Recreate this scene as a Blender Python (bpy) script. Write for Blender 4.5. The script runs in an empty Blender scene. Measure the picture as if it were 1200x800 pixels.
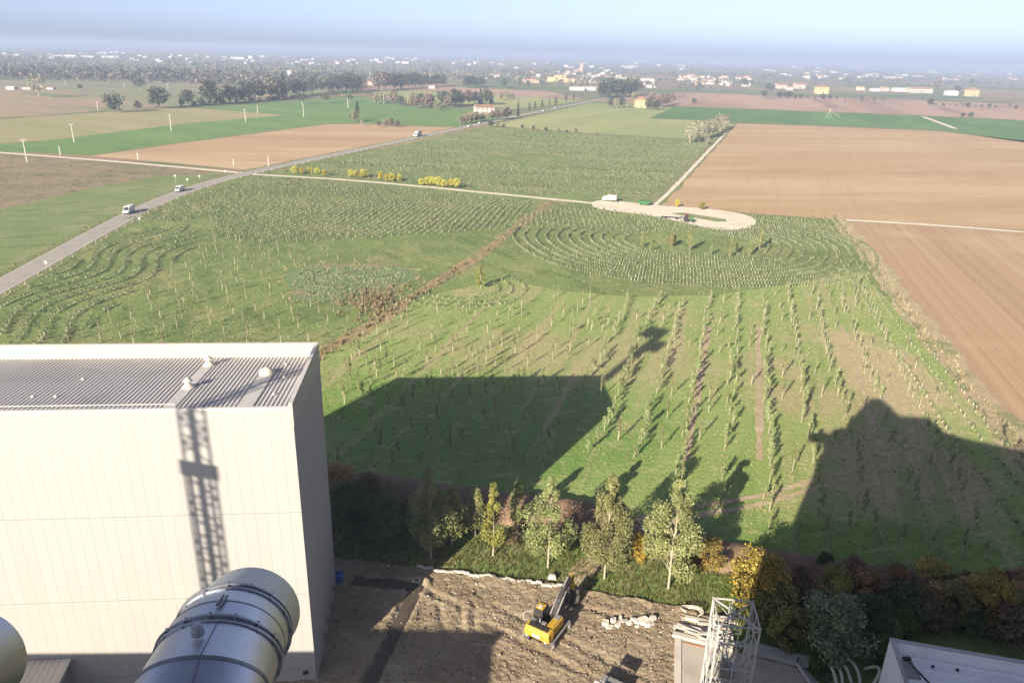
import bpy, math, random
import numpy as np
from mathutils import Matrix, Vector
R = math.radians
random.seed(7); rng = np.random.default_rng(7)
SC = bpy.context.scene
COL = SC.collection

# ------------------------------------------------------------------ camera
CAM_H, FPX, YH, ROLL = 52.0, 875.0, 63.0, R(1.5)          # camera height (m), focal length (px of a 1200 px wide frame)
TH = math.atan((400 - YH) * math.cos(ROLL) / FPX)
cr, sr, ct, st = math.cos(ROLL), math.sin(ROLL), math.cos(TH), math.sin(TH)
cam_d = bpy.data.cameras.new('camera'); cam = bpy.data.objects.new('camera', cam_d); COL.objects.link(cam)
cam_d.sensor_fit = 'HORIZONTAL'; cam_d.sensor_width = 36.0; cam_d.lens = 36.0 * FPX / 1200.0
cam_d.clip_start = 0.1; cam_d.clip_end = 120000
right = Vector((cr, sr * st, sr * ct)); fwd = Vector((0, ct, -st)); up = right.cross(fwd)
cam.matrix_world = Matrix(((right.x, up.x, -fwd.x, 0), (right.y, up.y, -fwd.y, 0), (right.z, up.z, -fwd.z, CAM_H), (0, 0, 0, 1)))
SC.camera = cam

# ------------------------------------------------------------------ sky, sun, exposure
SUN_AZ, SUN_EL = R(30.4), R(22.5)                           # light travels towards +30.4 deg right of +Y, 22.5 deg down
w = bpy.data.worlds.new('World'); SC.world = w; w.use_nodes = True
nt = w.node_tree; nt.nodes.clear()
sky = nt.nodes.new('ShaderNodeTexSky'); sky.sky_type = 'NISHITA'; sky.sun_disc = False
sky.sun_elevation = SUN_EL; sky.sun_rotation = SUN_AZ + math.pi
sky.altitude = 750; sky.air_density = 0.42; sky.dust_density = 2.1; sky.ozone_density = 4.5
bg = nt.nodes.new('ShaderNodeBackground'); bg.inputs[1].default_value = 0.084
wo = nt.nodes.new('ShaderNodeOutputWorld')
hsv = nt.nodes.new('ShaderNodeHueSaturation'); hsv.inputs['Saturation'].default_value = 0.62; hsv.inputs['Hue'].default_value = 0.508
nt.links.new(sky.outputs[0], hsv.inputs['Color']); nt.links.new(hsv.outputs[0], bg.inputs[0]); nt.links.new(bg.outputs[0], wo.inputs[0])
sun_d = bpy.data.lights.new('sun', 'SUN'); sun_d.energy = 4.9; sun_d.angle = R(0.35); sun_d.color = (1.0, 0.88, 0.70)
sun = bpy.data.objects.new('sun', sun_d); COL.objects.link(sun)
sdir = Vector((math.sin(SUN_AZ) * math.cos(SUN_EL), math.cos(SUN_AZ) * math.cos(SUN_EL), -math.sin(SUN_EL)))
sun.rotation_euler = sdir.to_track_quat('-Z', 'Y').to_euler(); sun.location = (-60, -100, 120)
SC.view_settings.view_transform = 'Standard'; SC.view_settings.look = 'None'
SC.view_settings.gamma = 1.0; SC.view_settings.use_curve_mapping = False
SC.view_settings.exposure = 1.38
HAZE_D = 3.0e-4
SC.render.engine = 'CYCLES'
SC.cycles.use_denoising = True
SC.cycles.max_bounces = 5; SC.cycles.diffuse_bounces = 3; SC.cycles.glossy_bounces = 3
SC.cycles.transmission_bounces = 3; SC.cycles.volume_bounces = 0; SC.cycles.transparent_max_bounces = 6

# ------------------------------------------------------------------ pixel -> place (directions only; distance from the ground or wall touched)
def ray(px, py):
    u, v = px - 600, py - 400
    a, b = u * cr + v * sr, -u * sr + v * cr
    return np.array([a, FPX * ct - b * st, -(FPX * st + b * ct)])
def G(px, py, z=0.0):
    d = ray(px, py); t = (z - CAM_H) / d[2]
    return (float(t * d[0]), float(t * d[1]))
def at_y(px, py, y):
    d = ray(px, py); t = y / d[1]
    return (float(t * d[0]), float(y), float(CAM_H + t * d[2]))

# ------------------------------------------------------------------ helpers
def props(o, label=None, cat=None, group=None, kind=None):
    if label: o['label'] = label
    if cat: o['category'] = cat
    if group: o['group'] = group
    if kind: o['kind'] = kind
    return o
def link(name, me, parent=None, loc=None, rz=None):
    o = bpy.data.objects.new(name, me); COL.objects.link(o)
    if parent is not None: o.parent = parent
    if loc is not None: o.location = loc
    if rz is not None: o.rotation_euler = (0, 0, rz)
    return o
def thing(name, label, cat, loc=(0, 0, 0), rz=0.0, group=None):
    return props(link(name, None, None, loc, rz), label, cat, group)
KIDS = {}
def copy_tree(o, parent=None):
    c = o.copy(); COL.objects.link(c); c.parent = parent
    for ch in KIDS.get(o.name, []):
        k = copy_tree(ch, c); KIDS.setdefault(c.name, []).append(k)
    return c
class MB:
    """collects faces of one mesh; several material slots allowed"""
    def __init__(s): s.v = []; s.f = []; s.m = []; s.mi = 0
    def add(s, vs, fs):
        b = len(s.v); s.v += [tuple(map(float, p)) for p in vs]
        s.f += [tuple(b + i for i in f) for f in fs]; s.m += [s.mi] * len(fs); return s
    def box(s, x0, x1, y0, y1, z0, z1, rz=0, about=(0, 0)):
        p = [(x0, y0, z0), (x1, y0, z0), (x1, y1, z0), (x0, y1, z0), (x0, y0, z1), (x1, y0, z1), (x1, y1, z1), (x0, y1, z1)]
        if rz:
            c, q = math.cos(rz), math.sin(rz)
            p = [(about[0] + (x - about[0]) * c - (y - about[1]) * q, about[1] + (x - about[0]) * q + (y - about[1]) * c, z) for x, y, z in p]
        return s.add(p, [(3, 2, 1, 0), (4, 5, 6, 7), (0, 1, 5, 4), (1, 2, 6, 5), (2, 3, 7, 6), (3, 0, 4, 7)])
    def tube(s, p0, p1, r0, r1=None, n=6, cap=True):
        r1 = r0 if r1 is None else r1
        p0, p1 = Vector(p0), Vector(p1); d = (p1 - p0).normalized()
        a = d.orthogonal().normalized(); b = d.cross(a)
        vs = [p0 + (a * math.cos(t) + b * math.sin(t)) * r0 for t in [2 * math.pi * i / n for i in range(n)]]
        vs += [p1 + (a * math.cos(t) + b * math.sin(t)) * r1 for t in [2 * math.pi * i / n for i in range(n)]]
        fs = [(i, (i + 1) % n, n + (i + 1) % n, n + i) for i in range(n)]
        if cap: fs += [tuple(range(n - 1, -1, -1)), tuple(range(n, 2 * n))]
        return s.add(vs, fs)
    def bar(s, p0, p1, w, h):
        p0, p1 = Vector(p0), Vector(p1); d = (p1 - p0).normalized()
        a = d.cross(Vector((0, 0, 1)))
        a = Vector((1, 0, 0)) if a.length < 1e-4 else a.normalized()
        b = a.cross(d)
        vs = [q + a * (sx * w / 2) + b * (sy * h / 2) for q in (p0, p1) for sx, sy in ((-1, -1), (1, -1), (1, 1), (-1, 1))]
        return s.add(vs, [(3, 2, 1, 0), (4, 5, 6, 7), (0, 1, 5, 4), (1, 2, 6, 5), (2, 3, 7, 6), (3, 0, 4, 7)])
    def prism(s, prof, y0, y1):          # profile in x,z extruded along y
        n = len(prof)
        vs = [(x, y0, z) for x, z in prof] + [(x, y1, z) for x, z in prof]
        fs = [tuple(range(n)), tuple(range(2 * n - 1, n - 1, -1))] + [((i + 1) % n, i, n + i, n + (i + 1) % n) for i in range(n)]
        return s.add(vs, fs)
    def lathe(s, prof, n=16, c=(0, 0, 0)):   # r,z
        vs = []
        for r, z in prof: vs += [(c[0] + r * math.cos(2 * math.pi * i / n), c[1] + r * math.sin(2 * math.pi * i / n), c[2] + z) for i in range(n)]
        fs = []
        for k in range(len(prof) - 1):
            fs += [(k * n + i, k * n + (i + 1) % n, (k + 1) * n + (i + 1) % n, (k + 1) * n + i) for i in range(n)]
        fs += [tuple(range(n - 1, -1, -1)), tuple(range((len(prof) - 1) * n, len(prof) * n))]
        return s.add(vs, fs)
    def mesh(s, name, mats, smooth=False):
        me = bpy.data.meshes.new(name); me.from_pydata(s.v, [], s.f)
        for m in (mats if isinstance(mats, (list, tuple)) else [mats]): me.materials.append(m)
        if any(s.m): me.polygons.foreach_set('material_index', s.m)
        if smooth: me.shade_smooth()
        return me
    def build(s, name, mats, parent=None, loc=None, rz=None, smooth=False, bevel=0):
        me = s.mesh(name, mats, smooth); o = link(name, me, parent, loc, rz)
        if parent is not None: KIDS.setdefault(parent.name, []).append(o)
        if bevel:
            b = o.modifiers.new('bevel', 'BEVEL'); b.width = bevel; b.segments = 2; b.limit_method = 'ANGLE'; b.angle_limit = R(40)
        return o
def raw_mesh(name, co, faces_n, idx, mats, col=None, smooth=False):
    """fast mesh from numpy arrays: all faces have faces_n corners"""
    me = bpy.data.meshes.new(name)
    nf = len(idx) // faces_n
    me.vertices.add(len(co)); me.vertices.foreach_set('co', np.asarray(co, dtype=np.float32).ravel())
    me.loops.add(len(idx)); me.loops.foreach_set('vertex_index', np.asarray(idx, dtype=np.int32))
    me.polygons.add(nf); me.polygons.foreach_set('loop_start', np.arange(nf, dtype=np.int32) * faces_n)
    if col is not None:
        at = me.color_attributes.new('col', 'FLOAT_COLOR', 'POINT')
        c4 = np.ones((len(co), 4), dtype=np.float32); c4[:, :3] = col
        at.data.foreach_set('color', c4.ravel())
    for m in (mats if isinstance(mats, (list, tuple)) else [mats]): me.materials.append(m)
    me.update(calc_edges=True)
    if smooth: me.shade_smooth()
    return me

# ------------------------------------------------------------------ materials
def new_mat(name):
    m = bpy.data.materials.new(name); m.use_nodes = True
    return m, m.node_tree, m.node_tree.nodes['Principled BSDF']
def coords(nt, mp=None, obj=True):
    tc = nt.nodes.new('ShaderNodeTexCoord'); out = tc.outputs['Object' if obj else 'Generated']
    if mp:
        m0 = nt.nodes.new('ShaderNodeMapping'); m0.inputs['Rotation'].default_value = (0, 0, mp[0]); nt.links.new(out, m0.inputs[0])
        m = nt.nodes.new('ShaderNodeMapping'); m.inputs['Scale'].default_value = (mp[1], mp[2], mp[3] if len(mp) > 3 else 1)
        nt.links.new(m0.outputs[0], m.inputs[0]); out = m.outputs[0]
    return out
def layered(name, base, layers=(), rough=0.9, bump=0.0, bscale=3.0, spec=0.2, metal=0.0, objrand=0.0, bdist=0.1, spots=()):
    """layers: (colour, noise scale per metre, lo, hi, strength, mapping or None)"""
    m, nt, b = new_mat(name)
    b.inputs['Roughness'].default_value = rough; b.inputs['Specular IOR Level'].default_value = spec; b.inputs['Metallic'].default_value = metal
    cur = None
    for L in list(layers)[:1] + [('spot',) + tuple(q) for q in spots] + list(layers)[1:]:
        if L[0] == 'spot':               # a patch of another growth: colour, centre, radii, strength; ragged edge
            _, c, cc, rr_, stg = L
            sb_ = nt.nodes.new('ShaderNodeVectorMath'); sb_.operation = 'SUBTRACT'; sb_.inputs[1].default_value = (cc[0], cc[1], 0); nt.links.new(coords(nt), sb_.inputs[0])
            dv_ = nt.nodes.new('ShaderNodeVectorMath'); dv_.operation = 'DIVIDE'; dv_.inputs[1].default_value = (rr_[0], rr_[1], 1e6); nt.links.new(sb_.outputs[0], dv_.inputs[0])
            ln_ = nt.nodes.new('ShaderNodeVectorMath'); ln_.operation = 'LENGTH'; nt.links.new(dv_.outputs[0], ln_.inputs[0])
            nz = nt.nodes.new('ShaderNodeTexNoise'); nz.inputs['Scale'].default_value = .14; nz.inputs['Detail'].default_value = 7; nz.inputs['Roughness'].default_value = .7; nt.links.new(coords(nt), nz.inputs['Vector'])
            ad_ = nt.nodes.new('ShaderNodeMath'); ad_.operation = 'MULTIPLY_ADD'; ad_.inputs[1].default_value = 1.9; nt.links.new(nz.outputs[0], ad_.inputs[0]); nt.links.new(ln_.outputs['Value'], ad_.inputs[2])
            mr = nt.nodes.new('ShaderNodeMapRange'); mr.interpolation_type = 'SMOOTHSTEP'; mr.inputs[1].default_value = 2.1; mr.inputs[2].default_value = 1.6; mr.inputs[3].default_value = 0; mr.inputs[4].default_value = stg
            nt.links.new(ad_.outputs[0], mr.inputs[0]); mx = nt.nodes.new('ShaderNodeMix'); mx.data_type = 'RGBA'; nt.links.new(mr.outputs[0], mx.inputs[0]); nt.links.new(cur, mx.inputs[6]); mx.inputs[7].default_value = (*c, 1); cur = mx.outputs[2]; continue
        c, sc, lo, hi, stg = L[:5]; mp = L[5] if len(L) > 5 else None
        nz = nt.nodes.new('ShaderNodeTexNoise'); nz.inputs['Scale'].default_value = sc; nz.inputs['Detail'].default_value = 5; nz.inputs['Roughness'].default_value = 0.62
        nt.links.new(coords(nt, mp), nz.inputs['Vector'])
        mr = nt.nodes.new('ShaderNodeMapRange'); mr.interpolation_type = 'SMOOTHSTEP'
        mr.inputs[1].default_value = lo; mr.inputs[2].default_value = hi; mr.inputs[4].default_value = stg
        nt.links.new(nz.outputs[0], mr.inputs[0])
        mx = nt.nodes.new('ShaderNodeMix'); mx.data_type = 'RGBA'
        nt.links.new(mr.outputs[0], mx.inputs[0])
        if cur is None: mx.inputs[6].default_value = (*base, 1)
        else: nt.links.new(cur, mx.inputs[6])
        mx.inputs[7].default_value = (*c, 1); cur = mx.outputs[2]
    if objrand:
        oi = nt.nodes.new('ShaderNodeObjectInfo'); hs = nt.nodes.new('ShaderNodeHueSaturation')
        mr = nt.nodes.new('ShaderNodeMapRange'); mr.inputs[3].default_value = 1 - objrand; mr.inputs[4].default_value = 1 + objrand
        nt.links.new(oi.outputs['Random'], mr.inputs[0]); nt.links.new(mr.outputs[0], hs.inputs['Value'])
        if cur is None: hs.inputs['Color'].default_value = (*base, 1)
        else: nt.links.new(cur, hs.inputs['Color'])
        cur = hs.outputs[0]
    if cur is None: b.inputs['Base Color'].default_value = (*base, 1)
    else: nt.links.new(cur, b.inputs['Base Color'])
    if bump:
        nz = nt.nodes.new('ShaderNodeTexNoise'); nz.inputs['Scale'].default_value = bscale; nz.inputs['Detail'].default_value = 6; nz.inputs['Roughness'].default_value = 0.7
        nt.links.new(coords(nt), nz.inputs['Vector'])
        bp = nt.nodes.new('ShaderNodeBump'); bp.inputs['Strength'].default_value = bump; bp.inputs['Distance'].default_value = bdist
        nt.links.new(nz.outputs[0], bp.inputs['Height']); nt.links.new(bp.outputs[0], b.inputs['Normal'])
    return m
def foliage(name, objrand=0.18, huer=0.02, trans=0.25):
    """leaf colour comes from the mesh's own per-leaf colour; each tree is shifted a little as a whole"""
    m, nt, b = new_mat(name)
    at = nt.nodes.new('ShaderNodeAttribute'); at.attribute_name = 'col'
    oi = nt.nodes.new('ShaderNodeObjectInfo'); hs = nt.nodes.new('ShaderNodeHueSaturation')
    a = nt.nodes.new('ShaderNodeMapRange'); a.inputs[3].default_value = 1 - objrand; a.inputs[4].default_value = 1 + objrand
    h = nt.nodes.new('ShaderNodeMapRange'); h.inputs[3].default_value = 0.5 - huer; h.inputs[4].default_value = 0.5 + huer
    nt.links.new(oi.outputs['Random'], a.inputs[0]); nt.links.new(a.outputs[0], hs.inputs['Value'])
    nt.links.new(oi.outputs['Random'], h.inputs[0]); nt.links.new(h.outputs[0], hs.inputs['Hue'])
    nt.links.new(at.outputs['Color'], hs.inputs['Color']); nt.links.new(hs.outputs[0], b.inputs['Base Color'])
    b.inputs['Roughness'].default_value = 0.6; b.inputs['Specular IOR Level'].default_value = 0.25
    tr = nt.nodes.new('ShaderNodeBsdfTranslucent'); nt.links.new(hs.outputs[0], tr.inputs[0])
    mx = nt.nodes.new('ShaderNodeMixShader'); mx.inputs[0].default_value = trans
    nt.links.new(b.outputs[0], mx.inputs[1]); nt.links.new(tr.outputs[0], mx.inputs[2])
    nt.links.new(mx.outputs[0], nt.nodes['Material Output'].inputs[0])
    return m
M = {}
HEAD = R(16.4)                         # planting direction of the near rows, right of +Y
ROWMAP = (HEAD, 1.0, 0.06)             # noise stretched along the rows
M['ground'] = layered('ground', (0.154, 0.168, 0.077), [((0.280, 0.189, 0.119), .0035, .46, .54, .95, (R(20), 1, .45)), ((0.084, 0.147, 0.042), .0045, .52, .58, .9, (R(-12), .5, 1)),
    ((0.322, 0.252, 0.154), .006, .58, .64, .8, (R(15), 1, .3)), ((0.098, 0.119, 0.070), .02, .5, .7, .5)], bump=.2, bscale=.5)
M['meadow'] = layered('meadow', (0.166, 0.224, 0.072), [((0.125, 0.170, 0.053), .03, .42, .60, .9), ((0.271, 0.253, 0.115), .05, .50, .66, .75), ((0.101, 0.148, 0.041), .16, .50, .64, .75, (R(60), .35, 1)), ((0.252, 0.265, 0.110), .30, .52, .68, .7, (R(60), .4, 1)),
    ((0.085, 0.141, 0.037), .55, .54, .68, .75), ((0.271, 0.306, 0.120), .9, .54, .70, .65), ((0.071, 0.105, 0.028), 1.6, .56, .72, .6)], bump=.8, bscale=1.2, bdist=.4)
M['near_meadow'] = layered('near_meadow', (0.225, 0.301, 0.090), [((0.360, 0.301, 0.168), .028, .50, .64, .8), ((0.390, 0.310, 0.194), .30, .54, .66, .65, (HEAD, 1, .04)), ((0.160, 0.242, 0.061), .34, .52, .64, .6, (HEAD, 1, .05)),
    ((0.400, 0.369, 0.204), .7, .54, .70, .6, (R(75), .9, .35)), ((0.120, 0.184, 0.051), 1.0, .56, .70, .6), ((0.420, 0.388, 0.214), 2.0, .55, .72, .55)], bump=.9, bscale=1.6, bdist=.35,
    spots=[((0.420, 0.325, 0.209), (68, 126), (9, 24), .85), ((0.400, 0.310, 0.204), (55, 90), (12, 14), .75), ((0.380, 0.310, 0.184), (16, 128), (26, 13), .55), ((0.135, 0.242, 0.051), (-6, 100), (30, 19), .95), ((0.150, 0.242, 0.056), (40, 71), (22, 7), .9)])
M['bright_grass'] = layered('bright_grass', (.165, .215, .078), [((.24, .25, .12), .05, .45, .65, .8), ((.115, .165, .05), .22, .5, .64, .75, (R(-25), .3, 1)), ((.26, .25, .13), .6, .54, .7, .6), ((.09, .14, .04), .9, .55, .7, .6)], bump=.8, bscale=1.2, bdist=.35)
M['rough_field'] = layered('rough_field', (.25, .20, .12), [((.17, .165, .08), .05, .45, .60, .85), ((.105, .10, .055), .16, .54, .66, .8), ((.33, .25, .16), .30, .52, .66, .7), ((.09, .085, .045), .55, .57, .70, .8), ((.33, .27, .17), 1.0, .55, .7, .5)], bump=1, bscale=.8, bdist=.6)
M['plough'] = layered('plough', (0.384, 0.262, 0.144), [((0.451, 0.327, 0.196), .010, .46, .60, .9, (R(-8), .35, 1.8)), ((0.326, 0.216, 0.117), .016, .54, .63, .7, (R(-8), .3, 2.0)), ((0.480, 0.368, 0.239), .022, .60, .68, .8, (R(-8), .25, 2.2)), ((0.422, 0.304, 0.183), .25, .50, .62, .3, (R(18), 1, .01)), ((0.336, 0.225, 0.126), .35, .54, .64, .22, (R(18), 1, .012)), ((0.288, 0.189, 0.109), 1.0, .57, .75, .35)], bump=.5, bscale=1.2, bdist=.25)
M['furrow'] = layered('furrow', (0.373, 0.254, 0.149), [((0.291, 0.188, 0.108), .55, .52, .60, .55, (R(15.5), 1, .003)), ((0.436, 0.320, 0.203), .45, .53, .62, .55, (R(15.5), 1, .004)), ((0.320, 0.211, 0.124), .12, .50, .60, .5, (R(15.5), 1, .01)), ((0.456, 0.338, 0.216), .02, .52, .66, .5), ((0.252, 0.164, 0.095), 1.5, .57, .75, .4)], bump=.6, bscale=1.6, bdist=.25)
M['crop'] = layered('crop', (0.077, 0.163, 0.042), [((0.125, 0.210, 0.060), .012, .45, .62, .8, (R(-70), .3, 1.5)), ((0.058, 0.132, 0.036), .05, .52, .68, .6), ((0.154, 0.202, 0.066), .4, .55, .7, .4)], bump=.3, bscale=1)
M['crop_left'] = layered('crop_left', (0.117, 0.206, 0.053), [((0.156, 0.239, 0.066), .015, .45, .62, .8, (R(30), .3, 1.5)), ((0.078, 0.148, 0.047), .05, .52, .68, .6), ((0.215, 0.231, 0.080), .4, .55, .7, .4)], bump=.3, bscale=1)
M['olive'] = layered('olive', (0.264, 0.248, 0.109), [((0.320, 0.264, 0.144), .012, .42, .6, .9, (R(30), .25, 1.5)), ((0.208, 0.240, 0.080), .02, .55, .66, .8, (R(30), .25, 2)), ((0.368, 0.336, 0.160), .2, .55, .7, .4)], bump=.3, bscale=1)
M['pale_green'] = layered('pale_green', (0.248, 0.280, 0.104), [((0.320, 0.320, 0.136), .01, .45, .62, .9, (R(-70), .25, 1.5)), ((0.184, 0.224, 0.072), .05, .55, .68, .6)], bump=.3, bscale=1)
M['brown_far'] = layered('brown_far', (0.304, 0.196, 0.138), [((0.392, 0.268, 0.189), .006, .45, .6, .9, (R(-75), .2, 1.5)), ((0.225, 0.152, 0.109), .01, .54, .64, .8, (R(-75), .2, 2))], bump=.2, bscale=.5)
M['mixed_far'] = layered('mixed_far', (0.210, 0.210, 0.112), [((0.315, 0.225, 0.143), .007, .48, .56, .9, (R(35), .25, 1.4)), ((0.135, 0.180, 0.075), .009, .54, .6, .8, (R(30), .25, 1.6))], bump=.2, bscale=.5)
M['asphalt'] = layered('asphalt', (0.312, 0.284, 0.254), [((0.237, 0.220, 0.199), .25, .45, .65, .6), ((0.372, 0.341, 0.307), 1.5, .5, .7, .4)], rough=.85, bump=.15, bscale=8)
M['white_line'] = layered('white_line', (.55, .54, .5), [((.3, .29, .27), 1.5, .5, .7, .6)], rough=.7)
M['gravel'] = layered('gravel', (0.600, 0.540, 0.432), [((0.504, 0.432, 0.336), .15, .5, .65, .7), ((0.672, 0.612, 0.504), .8, .5, .7, .6), ((0.420, 0.360, 0.264), 2, .58, .75, .5)], bump=.5, bscale=4)
M['verge'] = layered('verge', (0.170, 0.196, 0.076), [((0.323, 0.264, 0.145), .25, .5, .65, .8), ((0.085, 0.128, 0.034), .6, .5, .7, .7), ((0.408, 0.340, 0.204), 2.2, .52, .7, .6)], bump=.9, bscale=2, bdist=.4)
M['ditch'] = layered('ditch', (0.302, 0.233, 0.123), [((0.156, 0.179, 0.070), .12, .5, .62, .8), ((0.432, 0.323, 0.194), .5, .5, .68, .8), ((0.104, 0.099, 0.053), .9, .55, .7, .8)], bump=1, bscale=2, bdist=.5)
M['weed'] = layered('weed', (0.153, 0.223, 0.097), [((0.275, 0.232, 0.129), .12, .5, .6, .9), ((0.077, 0.161, 0.057), .5, .5, .66, .8), ((0.260, 0.321, 0.162), 1.5, .52, .7, .7)], bump=1, bscale=1.6, bdist=.5)
M['yard'] = layered('yard', (0.250, 0.197, 0.131), [((0.310, 0.254, 0.178), .16, .45, .65, .9), ((0.175, 0.133, 0.089), .3, .52, .66, .75), ((0.360, 0.308, 0.225), 2.2, .53, .7, .65), ((0.110, 0.085, 0.057), 2.8, .58, .74, .6), ((0.400, 0.360, 0.283), 6, .6, .75, .6)], bump=1, bscale=5, bdist=.12)
M['bank'] = layered('bank', (0.195, 0.131, 0.089), [((0.287, 0.195, 0.131), .4, .48, .65, .8), ((0.111, 0.078, 0.055), 1, .52, .7, .7), ((0.353, 0.261, 0.183), 3, .56, .72, .5)], bump=1, bscale=3, bdist=.2)
M['strip'] = layered('strip', (0.156, 0.212, 0.064), [((0.313, 0.258, 0.138), .18, .48, .62, .8), ((0.083, 0.138, 0.033), .6, .5, .66, .7), ((0.368, 0.331, 0.184), 2.5, .53, .72, .6)], bump=1, bscale=3, bdist=.3)
M['path_soil'] = layered('path_soil', (0.349, 0.275, 0.179), [((0.444, 0.360, 0.244), .5, .45, .65, .8), ((0.206, 0.154, 0.098), 1.5, .52, .7, .6)], bump=.7, bscale=4)
M['panel'] = layered('panel', (0.346, 0.331, 0.320), [((0.325, 0.307, 0.293), .18, .45, .7, .6), ((0.298, 0.283, 0.270), .6, .62, .8, .3, (0, 1, 1, .12))], rough=.55, spec=.3, objrand=.018)
M['panel_top'] = layered('panel_top', (0.399, 0.373, 0.322), [((0.361, 0.335, 0.282), .3, .5, .7, .5)], rough=.5, spec=.3)
M['wall_core'] = layered('wall_core', (.23, .235, .24), [((.20, .205, .21), .5, .5, .7, .5)])
M['joint'] = layered('joint', (.17, .175, .18), [((.14, .145, .15), .5, .5, .7, .5)])
M['roof_metal'] = layered('roof_metal', (.52, .50, .49), [((.44, .42, .41), .25, .48, .66, .7), ((.38, .36, .34), 1.2, .6, .75, .5)], rough=.7, spec=.15)
M['flashing'] = layered('flashing', (.46, .44, .42), [((.38, .36, .34), .5, .5, .7, .7)], rough=.45, spec=.4)
M['vent_metal'] = layered('vent_metal', (.46, .43, .37), [((.38, .35, .31), 2, .5, .7, .6)], rough=.5)
M['steel'] = layered('steel', (0.475, 0.507, 0.575), [((0.388, 0.417, 0.480), .9, .45, .65, .8), ((0.562, 0.580, 0.633), 3.0, .55, .7, .6), ((0.338, 0.350, 0.388), 6, .6, .74, .5)], rough=.42, metal=1.0, bump=.03, bscale=2.5)
M['steel_matte'] = layered('steel_matte', (0.460, 0.483, 0.517), [((0.391, 0.414, 0.448), .9, .45, .65, .7)], rough=.5, metal=.9)
M['steel_dark'] = layered('steel_dark', (.24, .255, .28), [((.17, .18, .20), 2, .5, .7, .7)], rough=.45, metal=.6)
M['white_steel'] = layered('white_steel', (.40, .39, .38), [((.4, .38, .35), 1.5, .52, .72, .7), ((.35, .27, .2), 5, .66, .8, .5)], rough=.5)
M['concrete'] = layered('concrete', (.42, .38, .33), [((.33, .30, .26), .3, .47, .65, .8), ((.5, .46, .4), .9, .52, .7, .6), ((.24, .21, .18), 3, .6, .75, .5)], rough=.9, bump=.3, bscale=5)
M['white_board'] = layered('white_board', (.50, .46, .40), [((.4, .37, .32), .6, .5, .7, .7), ((.34, .3, .25), 2, .58, .74, .6)], rough=.75, objrand=.12)
M['white_roof'] = layered('white_roof', (0.805, 0.830, 0.854), [((0.683, 0.708, 0.732), .25, .46, .66, .8), ((0.586, 0.598, 0.610), 1.2, .6, .75, .4)], rough=.45)
M['plant_wall'] = layered('plant_wall', (.55, .52, .46), [((.48, .45, .4), .2, .5, .7, .6)], rough=.7)
M['yellow'] = layered('yellow', (.46, .28, .03), [((.36, .22, .04), 1.5, .5, .7, .6), ((.22, .16, .09), 3, .54, .70, .75)], rough=.6, spec=.3)
M['black_metal'] = layered('black_metal', (.035, .033, .032), [((.09, .08, .07), 2.5, .52, .7, .6)], rough=.6)
M['track'] = layered('track', (.075, .066, .058), [((.17, .14, .11), 3, .5, .68, .8)], rough=.85, bump=.5, bscale=8)
M['grey_metal'] = layered('grey_metal', (.22, .215, .21), [((.16, .155, .15), 2, .5, .7, .6)], rough=.5, spec=.4)
M['glass'] = layered('glass', (.03, .035, .04), [((.05, .055, .06), 2, .5, .7, .5)], rough=.12, spec=.6)
M['tyre'] = layered('tyre', (.03, .03, .03), [((.07, .065, .06), 3, .5, .7, .6)], rough=.85)
M['car_white'] = layered('car_white', (.6, .6, .6), [((.52, .52, .51), .8, .5, .7, .5)], rough=.3, spec=.5)
M['car_grey'] = layered('car_grey', (.30, .31, .33), [((.26, .26, .28), .8, .5, .7, .5)], rough=.3, spec=.5)
M['lamp_lens'] = layered('lamp_lens', (.75, .72, .6), rough=.2, spec=.6)
M['red_paint'] = layered('red_paint', (.45, .05, .03), [((.32, .05, .04), 2, .5, .7, .5)], rough=.45)
M['green_paint'] = layered('green_paint', (.05, .16, .05), [((.04, .1, .04), 2, .5, .7, .5)], rough=.45)
M['blue_plastic'] = layered('blue_plastic', (.03, .10, .42), [((.025, .07, .3), 2, .5, .7, .5)], rough=.45)
M['bark'] = layered('bark', (.16, .125, .085), [((.09, .07, .05), 3, .45, .65, .8)], rough=.9, bump=.5, bscale=10)
M['pale_bark'] = layered('pale_bark', (.40, .36, .27), [((.25, .21, .15), 3, .48, .66, .8)], rough=.9, bump=.4, bscale=10)
M['guard'] = layered('guard', (.50, .49, .37), [((.38, .38, .27), 2, .5, .7, .6)], rough=.7)
M['pole_wood'] = layered('pole_wood', (.52, .50, .44), [((.4, .38, .32), 1.5, .5, .7, .6)], rough=.8)
M['leaf'] = foliage('leaf'); M['leaf_far'] = foliage('leaf_far', .25, .03, .1)
M['wall_yellow'] = layered('wall_yellow', (.50, .40, .22), [((.42, .34, .19), .4, .5, .7, .6)], rough=.9, objrand=.08)
M['wall_cream'] = layered('wall_cream', (.48, .43, .36), [((.40, .36, .29), .4, .5, .7, .6)], rough=.9, objrand=.12)
M['wall_white'] = layered('wall_white', (.47, .46, .46), [((.40, .39, .39), .3, .5, .7, .5)], rough=.8, objrand=.1)
M['wall_pink'] = layered('wall_pink', (.55, .36, .27), [((.47, .3, .22), .4, .5, .7, .6)], rough=.9, objrand=.1)
M['roof_tile'] = layered('roof_tile', (.28, .165, .11), [((.22, .11, .07), .8, .45, .66, .8), ((.38, .22, .14), 3, .55, .7, .5)], rough=.9, bump=.6, bscale=5, objrand=.15)
M['roof_grey'] = layered('roof_grey', (.48, .47, .46), [((.38, .37, .36), .4, .5, .7, .6)], rough=.7, objrand=.12)
M['window_dark'] = layered('window_dark', (.05, .05, .05), [((.09, .085, .08), 1, .5, .7, .6)], rough=.3)
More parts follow.
